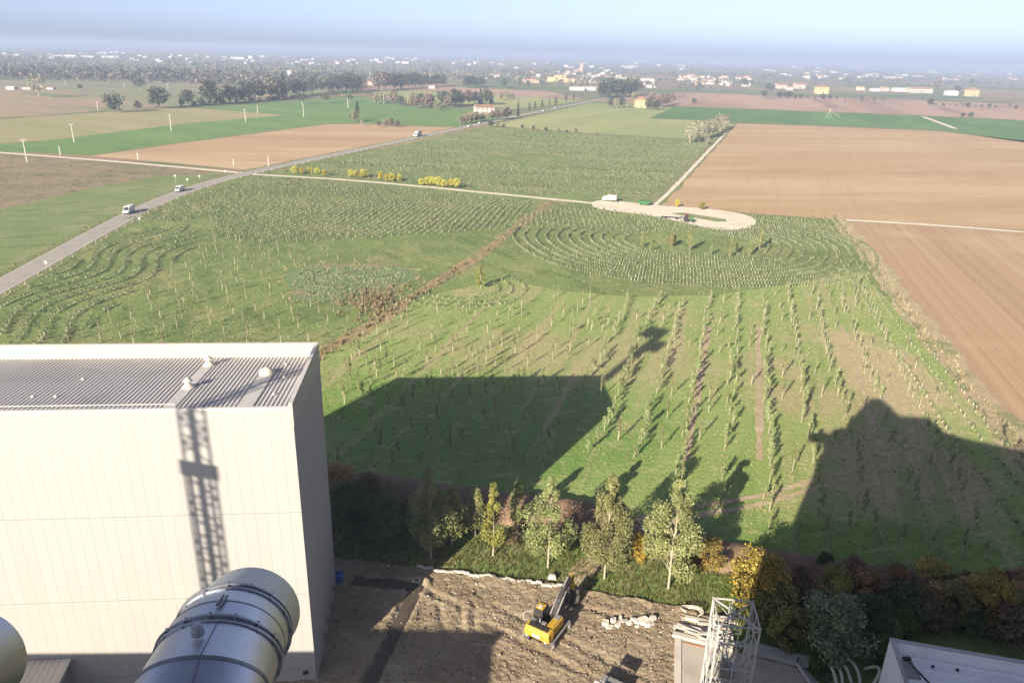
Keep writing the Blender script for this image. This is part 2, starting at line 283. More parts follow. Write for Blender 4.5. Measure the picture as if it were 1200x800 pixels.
M['dry_strip'] = layered('dry_strip', (.40, .32, .20), [((.20, .22, .09), .09, .50, .62, .85), ((.48, .39, .26), .5, .5, .66, .7), ((.24, .18, .10), .9, .55, .7, .7)], bump=1, bscale=2, bdist=.4)
M['lush'] = layered('lush', (.130, .225, .050), [((.18, .26, .07), .08, .48, .62, .8), ((.085, .165, .03), .25, .52, .65, .8), ((.24, .27, .10), .7, .54, .7, .6), ((.07, .13, .025), 1.2, .55, .7, .7)], bump=1, bscale=1.8, bdist=.4)
M['dark_soil'] = layered('dark_soil', (.085, .07, .055), [((.06, .05, .04), .6, .45, .65, .8), ((.13, .105, .08), 2, .54, .7, .6)], rough=.6, bump=.4, bscale=6)
# ------------------------------------------------------------------ terrain, fields, roads
def fbm(x, y, seed=0, oct=4, gain=.5):
    x = np.asarray(x, float); y = np.asarray(y, float); out = np.zeros(np.broadcast(x, y).shape); a = 1.0; tot = 0
    for k in range(oct):
        xi = np.floor(x).astype(np.int64); yi = np.floor(y).astype(np.int64); fx = x - xi; fy = y - yi
        fx = fx * fx * (3 - 2 * fx); fy = fy * fy * (3 - 2 * fy)
        def h(i, j):
            n = (i * 374761393 + j * 668265263 + (seed + k) * 1442695041) & 0x7fffffff
            n = ((n ^ (n >> 13)) * 1274126177) & 0x7fffffff
            return ((n ^ (n >> 16)) & 0xffff) / 65535.0
        v = (h(xi, yi) * (1 - fx) + h(xi + 1, yi) * fx) * (1 - fy) + (h(xi, yi + 1) * (1 - fx) + h(xi + 1, yi + 1) * fx) * fy
        out += a * (v - .5); tot += a; a *= gain; x = x * 2.03 + 11.3; y = y * 2.03 + 7.7
    return out / tot * 2
def inside(p, poly):
    x, y = p; c = False; n = len(poly)
    for i in range(n):
        x0, y0 = poly[i]; x1, y1 = poly[i - 1]
        if (y0 > y) != (y1 > y) and x < (x1 - x0) * (y - y0) / (y1 - y0) + x0: c = not c
    return c
def GP(pts): return [G(*p) for p in pts]
def sheet(name, poly, mat, z, label=None):
    a = sum(poly[i - 1][0] * poly[i][1] - poly[i][0] * poly[i - 1][1] for i in range(len(poly)))
    if a < 0: poly = poly[::-1]
    mb = MB(); mb.add([(x, y, z) for x, y in poly], [tuple(range(len(poly)))])
    return props(mb.build(name, mat), label or name.replace('_', ' ') + ' on the flat plain', None, None, 'structure')
def smooth_line(pts, step=4.0):
    P = [np.array(p) for p in pts]; out = []
    for i in range(len(P) - 1):
        p0, p1, p2, p3 = P[max(i - 1, 0)], P[i], P[i + 1], P[min(i + 2, len(P) - 1)]
        n = max(2, int(np.linalg.norm(p2 - p1) / step))
        for k in range(n):
            t = k / n
            out.append(.5 * ((2 * p1) + (-p0 + p2) * t + (2 * p0 - 5 * p1 + 4 * p2 - p3) * t * t + (-p0 + 3 * p1 - 3 * p2 + p3) * t ** 3))
    out.append(P[-1]); return out
def ribbon(name, line, half, mat, z, off=0.0, wob=0.0, label=None, kind='structure', parent=None):
    vs, fs = [], []
    for i, p in enumerate(line):
        d = line[min(i + 1, len(line) - 1)] - line[max(i - 1, 0)]; d = d / np.linalg.norm(d); n = np.array([d[1], -d[0]])
        w1 = half * (1 + wob * random.uniform(-1, 1)); w2 = half * (1 + wob * random.uniform(-1, 1))
        a = p + n * (off + w1); b = p + n * (off - w2); vs += [(*a, z), (*b, z)]
        if i: fs.append((2 * i - 2, 2 * i, 2 * i + 1, 2 * i - 1))
    mb = MB(); mb.add(vs, fs); o = mb.build(name, mat, parent)
    if parent is None: props(o, label or name.replace('_', ' ') + ' across the farmland', None, None, kind)
    return o
# base sheet to the horizon: rings of growing size
rad = [0, 15, 40, 80, 150, 250, 400, 600, 900, 1400, 2200, 3500, 5500, 8500, 13000, 20000, 30000, 42000]; NS = 72
vs = [(0, 0, 0)]; fs = []
for k, r in enumerate(rad[1:]):
    vs += [(r * math.cos(2 * math.pi * i / NS), r * math.sin(2 * math.pi * i / NS), 0) for i in range(NS)]
    for i in range(NS):
        j = (i + 1) % NS
        if k == 0: fs.append((0, 1 + i, 1 + j))
        else: fs.append((1 + (k - 1) * NS + i, 1 + k * NS + i, 1 + k * NS + j, 1 + (k - 1) * NS + j))
props(MB().add(vs, fs).build('ground', M['ground']), 'flat farmland plain reaching to the horizon', None, None, 'structure')

road_r = [(0, 348), (60, 313), (110, 285), (160, 257), (205, 233), (250, 217), (300, 205), (400, 184), (480, 168), (545, 153)]
edge_r = [(975, 256), (1010, 300), (1060, 370), (1130, 460), (1200, 550)]
MEADOW = GP(road_r + [(570, 148), (700, 158), (812, 164), (843, 158), (765, 240), (886, 253)] + edge_r) + [(66, 66), (66, 30), (-60, 30), (-112, 120)]
sheet('meadow', MEADOW, M['meadow'], .02, 'rough green planted meadow with rows of young trees')
NEAR = GP([(380, 412), (480, 352), (590, 326), (650, 340), (740, 348), (840, 346), (930, 332), (1003, 316), (1062, 372), (1132, 462), (1200, 551)]) + [(64, 62), (20, 72), (-16, 80), (-36, 100)]
sheet('grass', NEAR, M['near_meadow'], .03, 'sunlit patchy grass between the sapling rows')
sheet('ploughed_field', GP([(864, 145), (1000, 150), (1100, 154), (1210, 166), (1500, 200), (1500, 292), (1200, 270), (1080, 262), (978, 257), (890, 251), (770, 240), (790, 218), (824, 184)]), M['plough'], .03, 'wide tan ploughed field beyond the plantation')
sheet('furrowed_field', GP([(980, 259), (1080, 264), (1200, 273), (1500, 296)]) + [(170, 80)] + GP([(1215, 545), (1150, 470), (1080, 374), (1026, 304)]), M['furrow'], .035, 'tan furrowed field beside the plantation edge')
ribbon('field_track', smooth_line(GP([(975, 257), (1080, 263), (1200, 272), (1400, 288)]), 20), 1.6, M['gravel'], .05, wob=.2, label='pale dusty track between the two ploughed fields')
sheet('crop_field', GP([(760, 139), (790, 125), (900, 129), (1000, 133), (1200, 142), (1500, 160), (1500, 200), (1200, 167), (1100, 153), (1000, 149), (900, 144), (840, 141)]), M['crop'], .03, 'long deep green crop strip beyond the ploughed field')
ribbon('field_track', smooth_line(GP([(1082, 137), (1120, 151)]), 30), 2.5, M['gravel'], .06, label='pale track cutting across the green crop strip')
sheet('grass_field', GP([(600, 141), (650, 131), (690, 121), (790, 125), (760, 139), (840, 142), (862, 146), (843, 156), (812, 163), (700, 157), (570, 147)]), M['pale_green'], .025, 'pale green stubble field behind the far plantation')
sheet('ploughed_field', GP([(690, 119), (800, 108), (890, 112), (1050, 117), (1200, 122), (1500, 130), (1500, 159), (1200, 141), (1000, 132), (790, 124)]), M['brown_far'], .025, 'brown ploughed field this side of the farmsteads')
sheet('ploughed_field', GP([(430, 101), (560, 111), (690, 117), (640, 107), (560, 104), (480, 98)]), M['brown_far'], .02, 'reddish brown field behind the autumn tree rows')
sheet('ploughed_field', GP([(108, 183), (200, 170), (300, 157), (385, 146), (430, 146), (500, 149), (541, 150), (480, 161), (400, 177), (300, 197), (286, 199), (200, 191)]), M['plough'], .03, 'tan ploughed field beside the road junction')
sheet('crop_field', GP([(0, 178), (0, 169), (65, 164), (117, 157), (217, 145), (335, 135), (233, 127), (330, 120), (420, 112), (470, 124), (560, 129), (590, 140), (545, 149), (500, 148), (430, 145), (385, 145), (300, 156), (200, 169), (108, 182)]) + [], M['crop_left'], .03, 'green crop strip below the line of utility poles')
sheet('stubble_field', GP([(-300, 175), (0, 140), (193, 127), (233, 127), (335, 135), (217, 145), (117, 157), (65, 164), (0, 168), (-300, 195)]), M['olive'], .035, 'olive and tan stubble field with pale stripes')
sheet('mixed_field', GP([(-300, 172), (0, 138), (193, 125), (300, 118), (420, 107), (420, 100), (200, 92), (0, 94), (-300, 108)]), M['mixed_far'], .025, 'faded brown and green fields before the woods')
sheet('grass_field', GP([(420, 107), (600, 128), (690, 118), (560, 111), (470, 106)]), M['pale_green'], .03, 'pale green grass round the autumn trees')
sheet('fallow_field', GP([(-300, 150), (0, 180), (140, 189), (268, 201), (180, 208), (100, 222), (0, 246), (-300, 330)]), M['rough_field'], .03, 'rough brown fallow field beyond the road')
sheet('grass_strip', GP([(-200, 315), (0, 246), (100, 222), (180, 208), (268, 202), (200, 224), (150, 243), (60, 294), (0, 326)]) + [(-124, 140), (-150, 120)], M['bright_grass'], .035, 'bright green grass strip along the road')

ROADP = [(0, 336), (60, 302), (110, 275), (160, 247), (205, 225), (250, 211), (300, 200), (400, 180), (480, 164), (545, 149), (600, 137), (640, 130), (690, 119), (720, 113)]
RP = [(-111.5, 120.0)] + [G(*p) for p in ROADP]
# smooth the traced centre line a little
for _ in range(2): RP = [RP[0]] + [tuple((np.array(RP[i - 1]) + 2 * np.array(RP[i]) + np.array(RP[i + 1])) / 4) for i in range(1, len(RP) - 1)] + [RP[-1]]
RL = smooth_line(RP, 6)
ribbon('road_verge', RL, 5.6, M['verge'], .06, wob=.12, label='weedy verge on both sides of the country road')
ribbon('road', RL, 3.3, M['asphalt'], .10, label='grey asphalt country road running past the plantation')
for s in (-1, 1): ribbon('road_marking', RL, .09, M['white_line'], .106, off=s * 3.0, label='worn white edge line of the country road')
TRK = smooth_line([G(-300, 155), G(0, 179), G(140, 190), G(284, 203), G(305, 205), G(430, 213), G(640, 233), G(702, 239)], 10)
ribbon('farm_track', TRK, 1.7, M['gravel'], .08, wob=.12, label='white gravel farm track leading to the turning area')
PADPX = [(694, 237), (712, 234.5), (760, 240), (830, 245), (872, 251.5), (886, 259), (880, 266), (862, 270), (836, 269), (800, 261), (755, 252), (700, 245)]
PADW = [tuple(p) for p in smooth_line(GP(PADPX + PADPX[:1]), 4)[:-1]]
sheet('gravel_area', PADW, M['gravel'], .09, 'pale gravel turning area at the end of the track')
sheet('grass_bed', GP([(786, 250), (800, 249.5), (850, 257), (852, 260), (838, 260)]), M['bright_grass'], .10, 'green grass strip in the middle of the gravel area')
D1 = smooth_line([G(648, 238)] + GP([(640, 241), (600, 270), (560, 300), (520, 325), (480, 351), (430, 383), (380, 412)]) + [(-40, 112), (-44, 100)], 4)
ribbon('ditch', D1, 1.7, M['ditch'], .05, wob=.5, label='dry brown ditch crossing the plantation')
D2 = smooth_line(GP([(848, 156), (824, 180), (790, 215), (763, 240)]), 6)
ribbon('ditch', D2, 4.0, M['verge'], .055, wob=.2, label='grassy ditch between the far plantation and the ploughed field')
ribbon('field_path', D2, .9, M['gravel'], .065, off=-1.5, wob=.3, label='narrow worn path along the grassy ditch')
ER = smooth_line(GP(edge_r) + [(66, 62)], 4)
ribbon('edge_strip', ER, 2.8, M['dry_strip'], .055, off=-2.2, wob=.3, label='dry soil strip along the plantation edge')
WEED = [(-40 + 15 * math.cos(a) * (1 + .25 * math.sin(3 * a)), 172 + 20 * math.sin(a) * (1 + .2 * math.cos(2 * a))) for a in [2 * math.pi * i / 24 for i in range(24)]]
sheet('weed_patch', WEED, M['weed'], .045, 'brown ringed weed patch in the meadow')
for off in (-.75, .75):
    ribbon('wheel_track', smooth_line(GP([(765, 612), (820, 598), (880, 588), (960, 566), (1030, 543), (1075, 515), (1060, 470)]), 2), .42, M['path_soil'], .05, off=off, wob=.4, label='dry wheel track winding through the grass')
for x0 in (800, 868, 985):
    g0 = np.array(G(x0, 440)); d = np.array([math.sin(HEAD), math.cos(HEAD)])
    ribbon('wheel_track', smooth_line([g0 - d * 30, g0, g0 + d * 28], 3), .5, M['path_soil'], .045, off=3.0, wob=.5, label='dry wheel track along a sapling row')

# builders' yard: bare soil with ruts
YT = [(-24, 68.3), (-18.5, 67.5), (-9.4, 66.0), (6.0, 63.6), (9.5, 62.9), (17.9, 60.9), (20.3, 60.0), (30, 57.5)]
def ytop(x): return np.interp(x, [p[0] for p in YT], [p[1] for p in YT])
nx, ny = 330, 180
X, T = np.meshgrid(np.linspace(-21, 22, nx), np.linspace(0, 1, ny))
Y = 44 + (ytop(X) + .35 * fbm(X * .8, X * 0, 5) - 44) * T
Z = .26 + .10 * fbm(X * .35, Y * .35, 1) + .11 * fbm(X * 1.3, Y * 1.3, 2, 5, .6) + .10 * fbm(X * 4.0, Y * 4.0, 12, 3, .6)
for (ax, ay, bx, by, dpt, wd) in [(-2, 58, 12, 49, .10, .4), (-1, 60.5, 13, 51.5, .09, .4), (-9, 63, -4, 60, .1, .4), (-4.5, 61, -4.2, 57.2, .12, .3), (-3.2, 61, -2.9, 57, .12, .3), (-6.5, 60.5, -6, 57, .12, .3), (8, 60.5, 14, 58.5, .12, .35)]:
    vx, vy = bx - ax, by - ay; L2 = vx * vx + vy * vy; t = np.clip(((X - ax) * vx + (Y - ay) * vy) / L2, 0, 1)
    dd = np.hypot(X - ax - t * vx, Y - ay - t * vy) + .25 * fbm(X * .9, Y * .9, 9); Z -= dpt * np.exp(-(dd / wd) ** 2); Z += .05 * np.exp(-((dd - .7) / .3) ** 2)
for (ax, ay, bx, by) in [(-16, 63.8, -9.2, 63.2), (-9.2, 63.2, -11.8, 50), ]:      # shallow trench
    vx, vy = bx - ax, by - ay; t = np.clip(((X - ax) * vx + (Y - ay) * vy) / (vx * vx + vy * vy), 0, 1)
    dd = np.hypot(X - ax - t * vx, Y - ay - t * vy) + .1 * fbm(X, Y, 4); Z -= .24 * (1 / (1 + np.exp((dd - .75) / .08))) - .16 * np.exp(-((dd - 1.15) / .35) ** 2)
Z += .25 * np.exp(-((1 - T) * (ytop(X) - 44) / 1.1) ** 2) * (.5 + fbm(X * .7, Y * .7, 8)) * (X > -10)
Z = np.maximum(Z, .095)
ii = np.arange(nx * ny).reshape(ny, nx)
Q = np.stack([ii[:-1, :-1], ii[:-1, 1:], ii[1:, 1:], ii[1:, :-1]], -1).reshape(-1)
yd = link('yard', raw_mesh('yard', np.stack([X, Y, Z], -1).reshape(-1, 3), 4, Q, M['yard'], smooth=True))
props(yd, 'bare brown soil of the builders yard with ruts and a trench', None, None, 'structure')

# earth bank between the tree strip and the meadow
BK = smooth_line([(-26, 83), (-13.6, 80.6), (-3.7, 78.3), (4.7, 76.8), (10.8, 75.2), (18.4, 72.4), (24.4, 69.6), (33.2, 67.2), (41.4, 65.6), (53.6, 64.3), (66, 63.5)], .45)
nt_ = 21; co = []
for i, p in enumerate(BK):
    d = BK[min(i + 1, len(BK) - 1)] - BK[max(i - 1, 0)]; d = d / np.linalg.norm(d); n = np.array([-d[1], d[0]])
    gap = 1 - .92 * math.exp(-((p[0] - 15.5) / 2.2) ** 2); big = 1.35 if p[0] < 13 else .8
    for k in range(nt_):
        t = 2 * k / (nt_ - 1) - 1; q = p + n * t * 3.3
        hh = (1 - t * t) ** 1.1 * 1.55 * big * gap * (1 + .45 * float(fbm(q[0] * .3, q[1] * .3, 21))) + .34 * float(fbm(q[0] * .9, q[1] * .9, 22, 5, .6)) * (1 - t * t) * gap
        co.append((q[0], q[1], max(hh, 0) + (.0 if abs(t) < .99 else -.05)))
ii = np.arange(len(co)).reshape(-1, nt_)
Q = np.stack([ii[:-1, :-1], ii[1:, :-1], ii[1:, 1:], ii[:-1, 1:]], -1).reshape(-1)
props(link('earth_bank', raw_mesh('earth_bank', co, 4, Q, M['bank'], smooth=True)), 'dark earth bank heaped along the tree strip', None, None, 'structure')
def ybank(x): return float(np.interp(x, [p[0] for p in BK], [p[1] for p in BK]))
strip = [(x, float(ytop(x)) - .6) for x in np.linspace(-24, 24, 40)] + [(66, 44), (66, 66)] + [(x, ybank(x)) for x in np.linspace(60, -26, 40)]
sheet('grass_verge', strip, M['strip'], .06, 'rough grass strip under the poplars')
ribbon('dirt_path', smooth_line(GP([(655, 700), (672, 682), (700, 655), (735, 622), (765, 608)]), 1.5), 1.25, M['path_soil'], .085, wob=.25, label='brown dirt path between the poplars')

# uncountable small growth
def tuft_mesh(name, pts, mats, hgt, wid, cols, blades=5, lean=.5):
    """tufts of upright blades as one mesh"""
    P = np.repeat(np.asarray(pts, float), blades, axis=0); n = len(P)
    a = rng.uniform(0, 2 * math.pi, n); r = rng.uniform(0, wid, n); px = P[:, 0] + np.cos(a) * r; py = P[:, 1] + np.sin(a) * r
    h = hgt * rng.uniform(.5, 1.3, n); w_ = wid * .35 * rng.uniform(.5, 1.2, n); la = rng.uniform(0, 2 * math.pi, n); ln = h * lean * rng.uniform(0, 1, n)
    b = rng.uniform(0, math.pi, n); bx, by = np.cos(b) * w_, np.sin(b) * w_; z0 = P[:, 2] if P.shape[1] > 2 else np.zeros(n)
    v0 = np.stack([px - bx, py - by, z0], -1); v1 = np.stack([px + bx, py + by, z0], -1); v2 = np.stack([px + np.cos(la) * ln, py + np.sin(la) * ln, z0 + h], -1)
    co = np.stack([v0, v1, v2], 1).reshape(-1, 3); c = np.asarray(cols)[rng.integers(0, len(cols), n)] * rng.uniform(.7, 1.3, (n, 1))
    return raw_mesh(name, co, 3, np.arange(3 * n), mats, np.repeat(c, 3, axis=0))
def scatter(poly, n):
    xs = [p[0] for p in poly]; ys = [p[1] for p in poly]; out = []
    while len(out) < n:
        p = (random.uniform(min(xs), max(xs)), random.uniform(min(ys), max(ys)))
        if inside(p, poly): out.append(p)
    return out
GREEN = [(.09, .13, .03), (.06, .10, .02), (.15, .16, .05), (.20, .17, .08)]
DRY = [(.33, .26, .15), (.26, .19, .10), (.38, .31, .19), (.17, .16, .07)]
g = [p for p in scatter(strip[:40] + strip[42:], 9000) if p[0] < 62]
props(link('grass_tufts', tuft_mesh('grass_tufts', g, M['leaf_far'], .32, .22, GREEN)), 'tufts of rough grass under the poplars', 'grass', None, 'stuff')
g = scatter(NEAR, 13000)
props(link('grass_tufts', tuft_mesh('grass_tufts', g, M['leaf_far'], .20, .30, [(.20, .27, .08), (.15, .21, .06), (.32, .30, .14), (.36, .30, .17)], 4)), 'tufts of grass in the sunlit sapling meadow', 'grass', None, 'stuff')
wp = []
for p in D1: wp += [(p[0] + random.gauss(0, 1.0), p[1] + random.gauss(0, 1.0)) for _ in range(3 if p[1] > 190 else 7)]
for i in range(330): wp.append((random.gauss(-31, 4), random.gauss(158, 5)))
ep = []
for p in ER: ep += [(p[0] + 2.2 + random.gauss(0, .7), p[1] + random.gauss(0, 1.5)) for _ in range(6)]
props(link('edge_weeds', tuft_mesh('edge_weeds', ep, M['leaf_far'], .8, .3, [(.36, .31, .18), (.26, .24, .12), (.17, .18, .08), (.42, .36, .24)], 6)), 'pale dry weeds along the ploughed field edge', 'weeds', None, 'stuff')
props(link('dry_weeds', tuft_mesh('dry_weeds', wp, M['leaf_far'], .85, .4, DRY + [(.16, .17, .07), (.10, .12, .04)], 7)), 'dry brown weeds along the ditches', 'weeds', None, 'stuff')
rw = []
for i in range(len(WEED)):
    a_, b_ = np.array(WEED[i - 1]), np.array(WEED[i]); rw += [tuple(a_ + (b_ - a_) * random.random() + rng.normal(0, 1.3, 2)) for _ in range(9)]
props(link('dry_weeds', tuft_mesh('dry_weeds', rw, M['leaf_far'], .4, .4, [(.30, .22, .12), (.26, .20, .11), (.34, .28, .16), (.22, .22, .10)], 5)), 'ring of dry brown weeds round the weed patch', 'weeds', None, 'stuff')
wp = [p for p in scatter([(x * .8 - 8, y * .8 + 34.4) for x, y in WEED], 620)]
props(link('leafy_weeds', tuft_mesh('leafy_weeds', wp, M['leaf_far'], .4, .5, [(.20, .26, .13), (.28, .31, .19), (.15, .21, .09), (.24, .24, .14)], 8, .9)), 'leafy weeds filling the ringed patch in the meadow', 'weeds', None, 'stuff')
vp = []
for p in RL[:120]:
    for s in (-1, 1): vp += [(p[0] + s * random.uniform(4.0, 5.6), p[1] + random.uniform(-3, 3)) for _ in range(3)]
props(link('verge_grass', tuft_mesh('verge_grass', vp, M['leaf_far'], .5, .35, GREEN + DRY, 6)), 'tall grass along the road verges', 'grass', None, 'stuff')

g = scatter(MEADOW, 22000); g = [p for p in g if p[1] > 100 and not inside(p, NEAR)]
props(link('grass_tufts', tuft_mesh('grass_tufts', g, M['leaf_far'], .22, .45, [(.22, .26, .11), (.16, .20, .07), (.30, .27, .15), (.13, .17, .06), (.36, .31, .19)], 4)), 'coarse grass tufts all over the planted meadow', 'grass', None, 'stuff')
# loose stones on the yard
r_ = np.random.default_rng(5); n_s = 3800; sx = r_.uniform(-16.5, 20, n_s); sy = 44 + (ytop(sx) - 44.2) * r_.uniform(0, 1, n_s) ** .8
zi = np.clip(((sx + 21) / 43 * (nx - 1)).astype(int), 0, nx - 1); ti = np.clip(((sy - 44) / (ytop(sx) - 44) * (ny - 1)).astype(int), 0, ny - 1); sz = Z[ti, zi]
ss = r_.uniform(.03, .13, n_s) * np.where(r_.random(n_s) < .06, 2.0, 1.0)
oc = np.array([(1, 0, 0), (0, 1, 0), (-1, 0, 0), (0, -1, 0), (0, 0, .8), (0, 0, -.4)]); fc = np.array([(0, 1, 4), (1, 2, 4), (2, 3, 4), (3, 0, 4), (1, 0, 5), (2, 1, 5), (3, 2, 5), (0, 3, 5)])
jit = r_.uniform(.6, 1.3, (n_s, 6, 1)); a_ = r_.uniform(0, 6.28, n_s); ca, sa = np.cos(a_)[:, None], np.sin(a_)[:, None]
O = oc[None] * jit * ss[:, None, None]; co = np.stack([O[..., 0] * ca - O[..., 1] * sa + sx[:, None], O[..., 0] * sa + O[..., 1] * ca + sy[:, None], O[..., 2] + sz[:, None] + .01], -1).reshape(-1, 3)
idx = (fc[None] + (np.arange(n_s) * 6)[:, None, None]).reshape(-1); cl = np.array([(.34, .27, .19), (.24, .18, .12), (.45, .39, .31), (.16, .12, .08)])[r_.integers(0, 4, n_s)]
props(link('loose_stones', raw_mesh('loose_stones', co, 3, idx, M['leaf_far'], np.repeat(cl, 6, axis=0))), 'loose stones and clods strewn over the bare soil yard', 'stones', None, 'stuff')
ribbon('trench', smooth_line([(-16, 63.8), (-12, 63.5), (-9.6, 63.1), (-9.4, 62.0), (-10.4, 57), (-11.8, 50), (-12.6, 45)], .5), .62, M['dark_soil'], .215, wob=.25, label='dark trench cut through the yard soil')  # dark soil-coloured strip laid along the shallow trench
# ------------------------------------------------------------------ leaves, trees
def leaf_cloud(lobes, size, cols, seed, flat=.35, cut=0.0):
    """lobes: (x,y,z,rx,ry,rz,n). returns co, idx, colour of leaf quads"""
    r = np.random.default_rng(seed); C, S_, W_ = [], [], []
    for (x, y, z, rx, ry, rz, n) in lobes:
        d = r.normal(size=(n, 3)); d /= np.linalg.norm(d, axis=1)[:, None]
        rad_ = r.uniform(cut, 1, n) ** .55
        C.append(np.array([x, y, z]) + d * rad_[:, None] * np.array([rx, ry, rz]))
        W_.append(d); S_.append(np.full(n, r.uniform(.8, 1.2)))
    C = np.concatenate(C); D = np.concatenate(W_); tone = np.concatenate(S_); n = len(C)
    N_ = D * .6 + r.normal(size=(n, 3)) * .7 + np.array([0, 0, flat]); N_ /= np.linalg.norm(N_, axis=1)[:, None]
    A = np.cross(N_, r.normal(size=(n, 3))); A /= np.linalg.norm(A, axis=1)[:, None]; B = np.cross(N_, A)
    s = size * r.uniform(.55, 1.25, n)[:, None]; a = A * s; b = B * s * .62
    co = np.stack([C - a, C - b * .9, C + a, C + b * .9], 1).reshape(-1, 3)
    col = np.asarray(cols)[r.integers(0, len(cols), n)] * (tone * r.uniform(.75, 1.25, n))[:, None]
    return co, np.arange(4 * n), np.repeat(col, 4, axis=0)
class Proto: pass
def limb(mb, p0, p1, r0, r1, rr, n=5):
    mid = (Vector(p0) + Vector(p1)) / 2 + Vector((rr.uniform(-.2, .2), rr.uniform(-.2, .2), rr.uniform(0, .3)))
    mb.tube(p0, mid, r0, (r0 + r1) / 2, n, False); mb.tube(mid, p1, (r0 + r1) / 2, r1, n, False)
def make_tree(kind, h, seed, cols, leaves, size, bark='bark', spread=.5, base=.25, trunk_r=None, matl='leaf'):
    """trunk and crown meshes of one tree of height h"""
    rr = random.Random(seed); P = Proto(); tr = trunk_r or h * .016; mb = MB(); lobes = []
    if kind == 'poplar':
        mb.tube((0, 0, -.1), (rr.uniform(-.1, .1), 0, h * .5), tr, tr * .6, 7); mb.tube((0, 0, h * .5), (rr.uniform(-.2, .2), 0, h * .95), tr * .6, tr * .1, 6)
        N_ = 34
        for i in range(N_):
            t = base + (1 - base) * (i + rr.random()) / N_; a = rr.uniform(0, 2 * math.pi)
            wmax = spread * h * (1.0 - ((t - base) / (1 - base)) ** 1.7) * (.35 + .65 * min(1, (t - base) / .18)) * rr.uniform(.45, 1.15) + .15
            x, y, z = math.cos(a) * wmax * .75, math.sin(a) * wmax * .75, t * h
            limb(mb, (0, 0, max(z - wmax * 1.3, h * .14)), (x, y, z), tr * .3, .012, rr, 4)
            q = rr.uniform(.6, 1.05) * max(.4, wmax * .58); lobes.append((x, y, z, q, q, q * 1.5, int(leaves / N_ * rr.uniform(.5, 1.5))))
    elif kind == 'conifer':
        mb.tube((0, 0, -.1), (0, 0, h * .97), tr, tr * .1, 6)
        for i in range(14):
            t = .06 + .93 * i / 14; q = spread * h * (1.02 - t) + .1
            lobes.append((rr.uniform(-.1, .1) * q, rr.uniform(-.1, .1) * q, t * h, q, q, h / 16, int(leaves / 14 * (1.4 - t))))
    else:
        th = h * base
        mb.tube((0, 0, -.1), (rr.uniform(-.03, .03) * h, 0, th), tr, tr * .75, 7); top = (rr.uniform(-.03, .03) * h, 0, th)
        N_ = 15 if kind == 'round' else 22
        for i in range(N_):
            a = i * 2.4 + rr.uniform(-.4, .4); u = (i + .5) / N_
            zc = th + (h - th) * (.12 + .76 * u); sh = math.sin(math.pi * min(.97, max(.12, .14 + .8 * u))) ** .7
            q = spread * h * sh * rr.uniform(.35, .8); x, y = math.cos(a) * q, math.sin(a) * q
            l = h * rr.uniform(.10, .19) * (1.25 if kind == 'round' else .9) * (spread / .42)
            limb(mb, top, (x, y, zc), tr * .5, tr * .12, rr, 4)
            if kind == 'bare':
                for _ in range(4): limb(mb, (x, y, zc), (x + rr.uniform(-l, l), y + rr.uniform(-l, l), zc + rr.uniform(.2, 1) * l), tr * .14, tr * .04, rr, 3)
            lobes.append((x, y, zc, l, l, l * .85, int(leaves / N_ * rr.uniform(.6, 1.4))))
    co, idx, col = leaf_cloud(lobes, size, cols, seed)
    P.h = h; P.trunk = mb.mesh('trunk', M[bark]); P.crown = raw_mesh('crown', co, 4, idx, M[matl], col)
    return P
def place_tree(P, name, label, xy, h=None, rz=None, group=None, cat='tree', wide=1.0, z=0.0):
    t = thing(name, label, cat, (xy[0], xy[1], z), random.uniform(0, 6.28) if rz is None else rz, group)
    s = (h / P.h) if h else 1.0; t.scale = (s * wide, s * wide, s)
    link('trunk', P.trunk, t); link('crown', P.crown, t); return t
def px_h(px, py, hp):          # metres of something hp pixels tall standing at that ground pixel
    x, y = G(px, py); return at_y(px, py - hp, y)[2]

SILVER = [(.135, .155, .065), (.19, .205, .10), (.09, .115, .04), (.16, .165, .075)]
YGREEN = [(.24, .25, .05), (.30, .28, .06), (.17, .19, .05)]
YELLOW = [(.62, .47, .06), (.54, .42, .06), (.42, .36, .07)]
ORANGE = [(.29, .18, .045), (.24, .155, .04), (.20, .15, .05), (.33, .225, .06)]
RUST = [(.25, .16, .065), (.20, .135, .06), (.17, .13, .06), (.29, .19, .08)]
OLIVE = [(.125, .125, .04), (.09, .10, .03), (.17, .155, .05)]
GREY = [(.13, .145, .085), (.10, .115, .06), (.17, .175, .11)]
DARK = [(.045, .07, .022), (.06, .085, .03), (.035, .055, .02), (.08, .10, .035)]
MID = [(.075, .10, .035), (.10, .125, .045), (.055, .08, .025)]
PALE = [(.24, .22, .13), (.19, .18, .10), (.15, .15, .08), (.28, .25, .16)]
BROWN = [(.15, .105, .065), (.11, .085, .055), (.19, .13, .08)]

for _p in (SILVER, YGREEN, ORANGE, RUST, OLIVE, GREY, DARK, MID, PALE, BROWN):
    _p[:] = [tuple(min(.6, c * 1.3) for c in q) for q in _p]
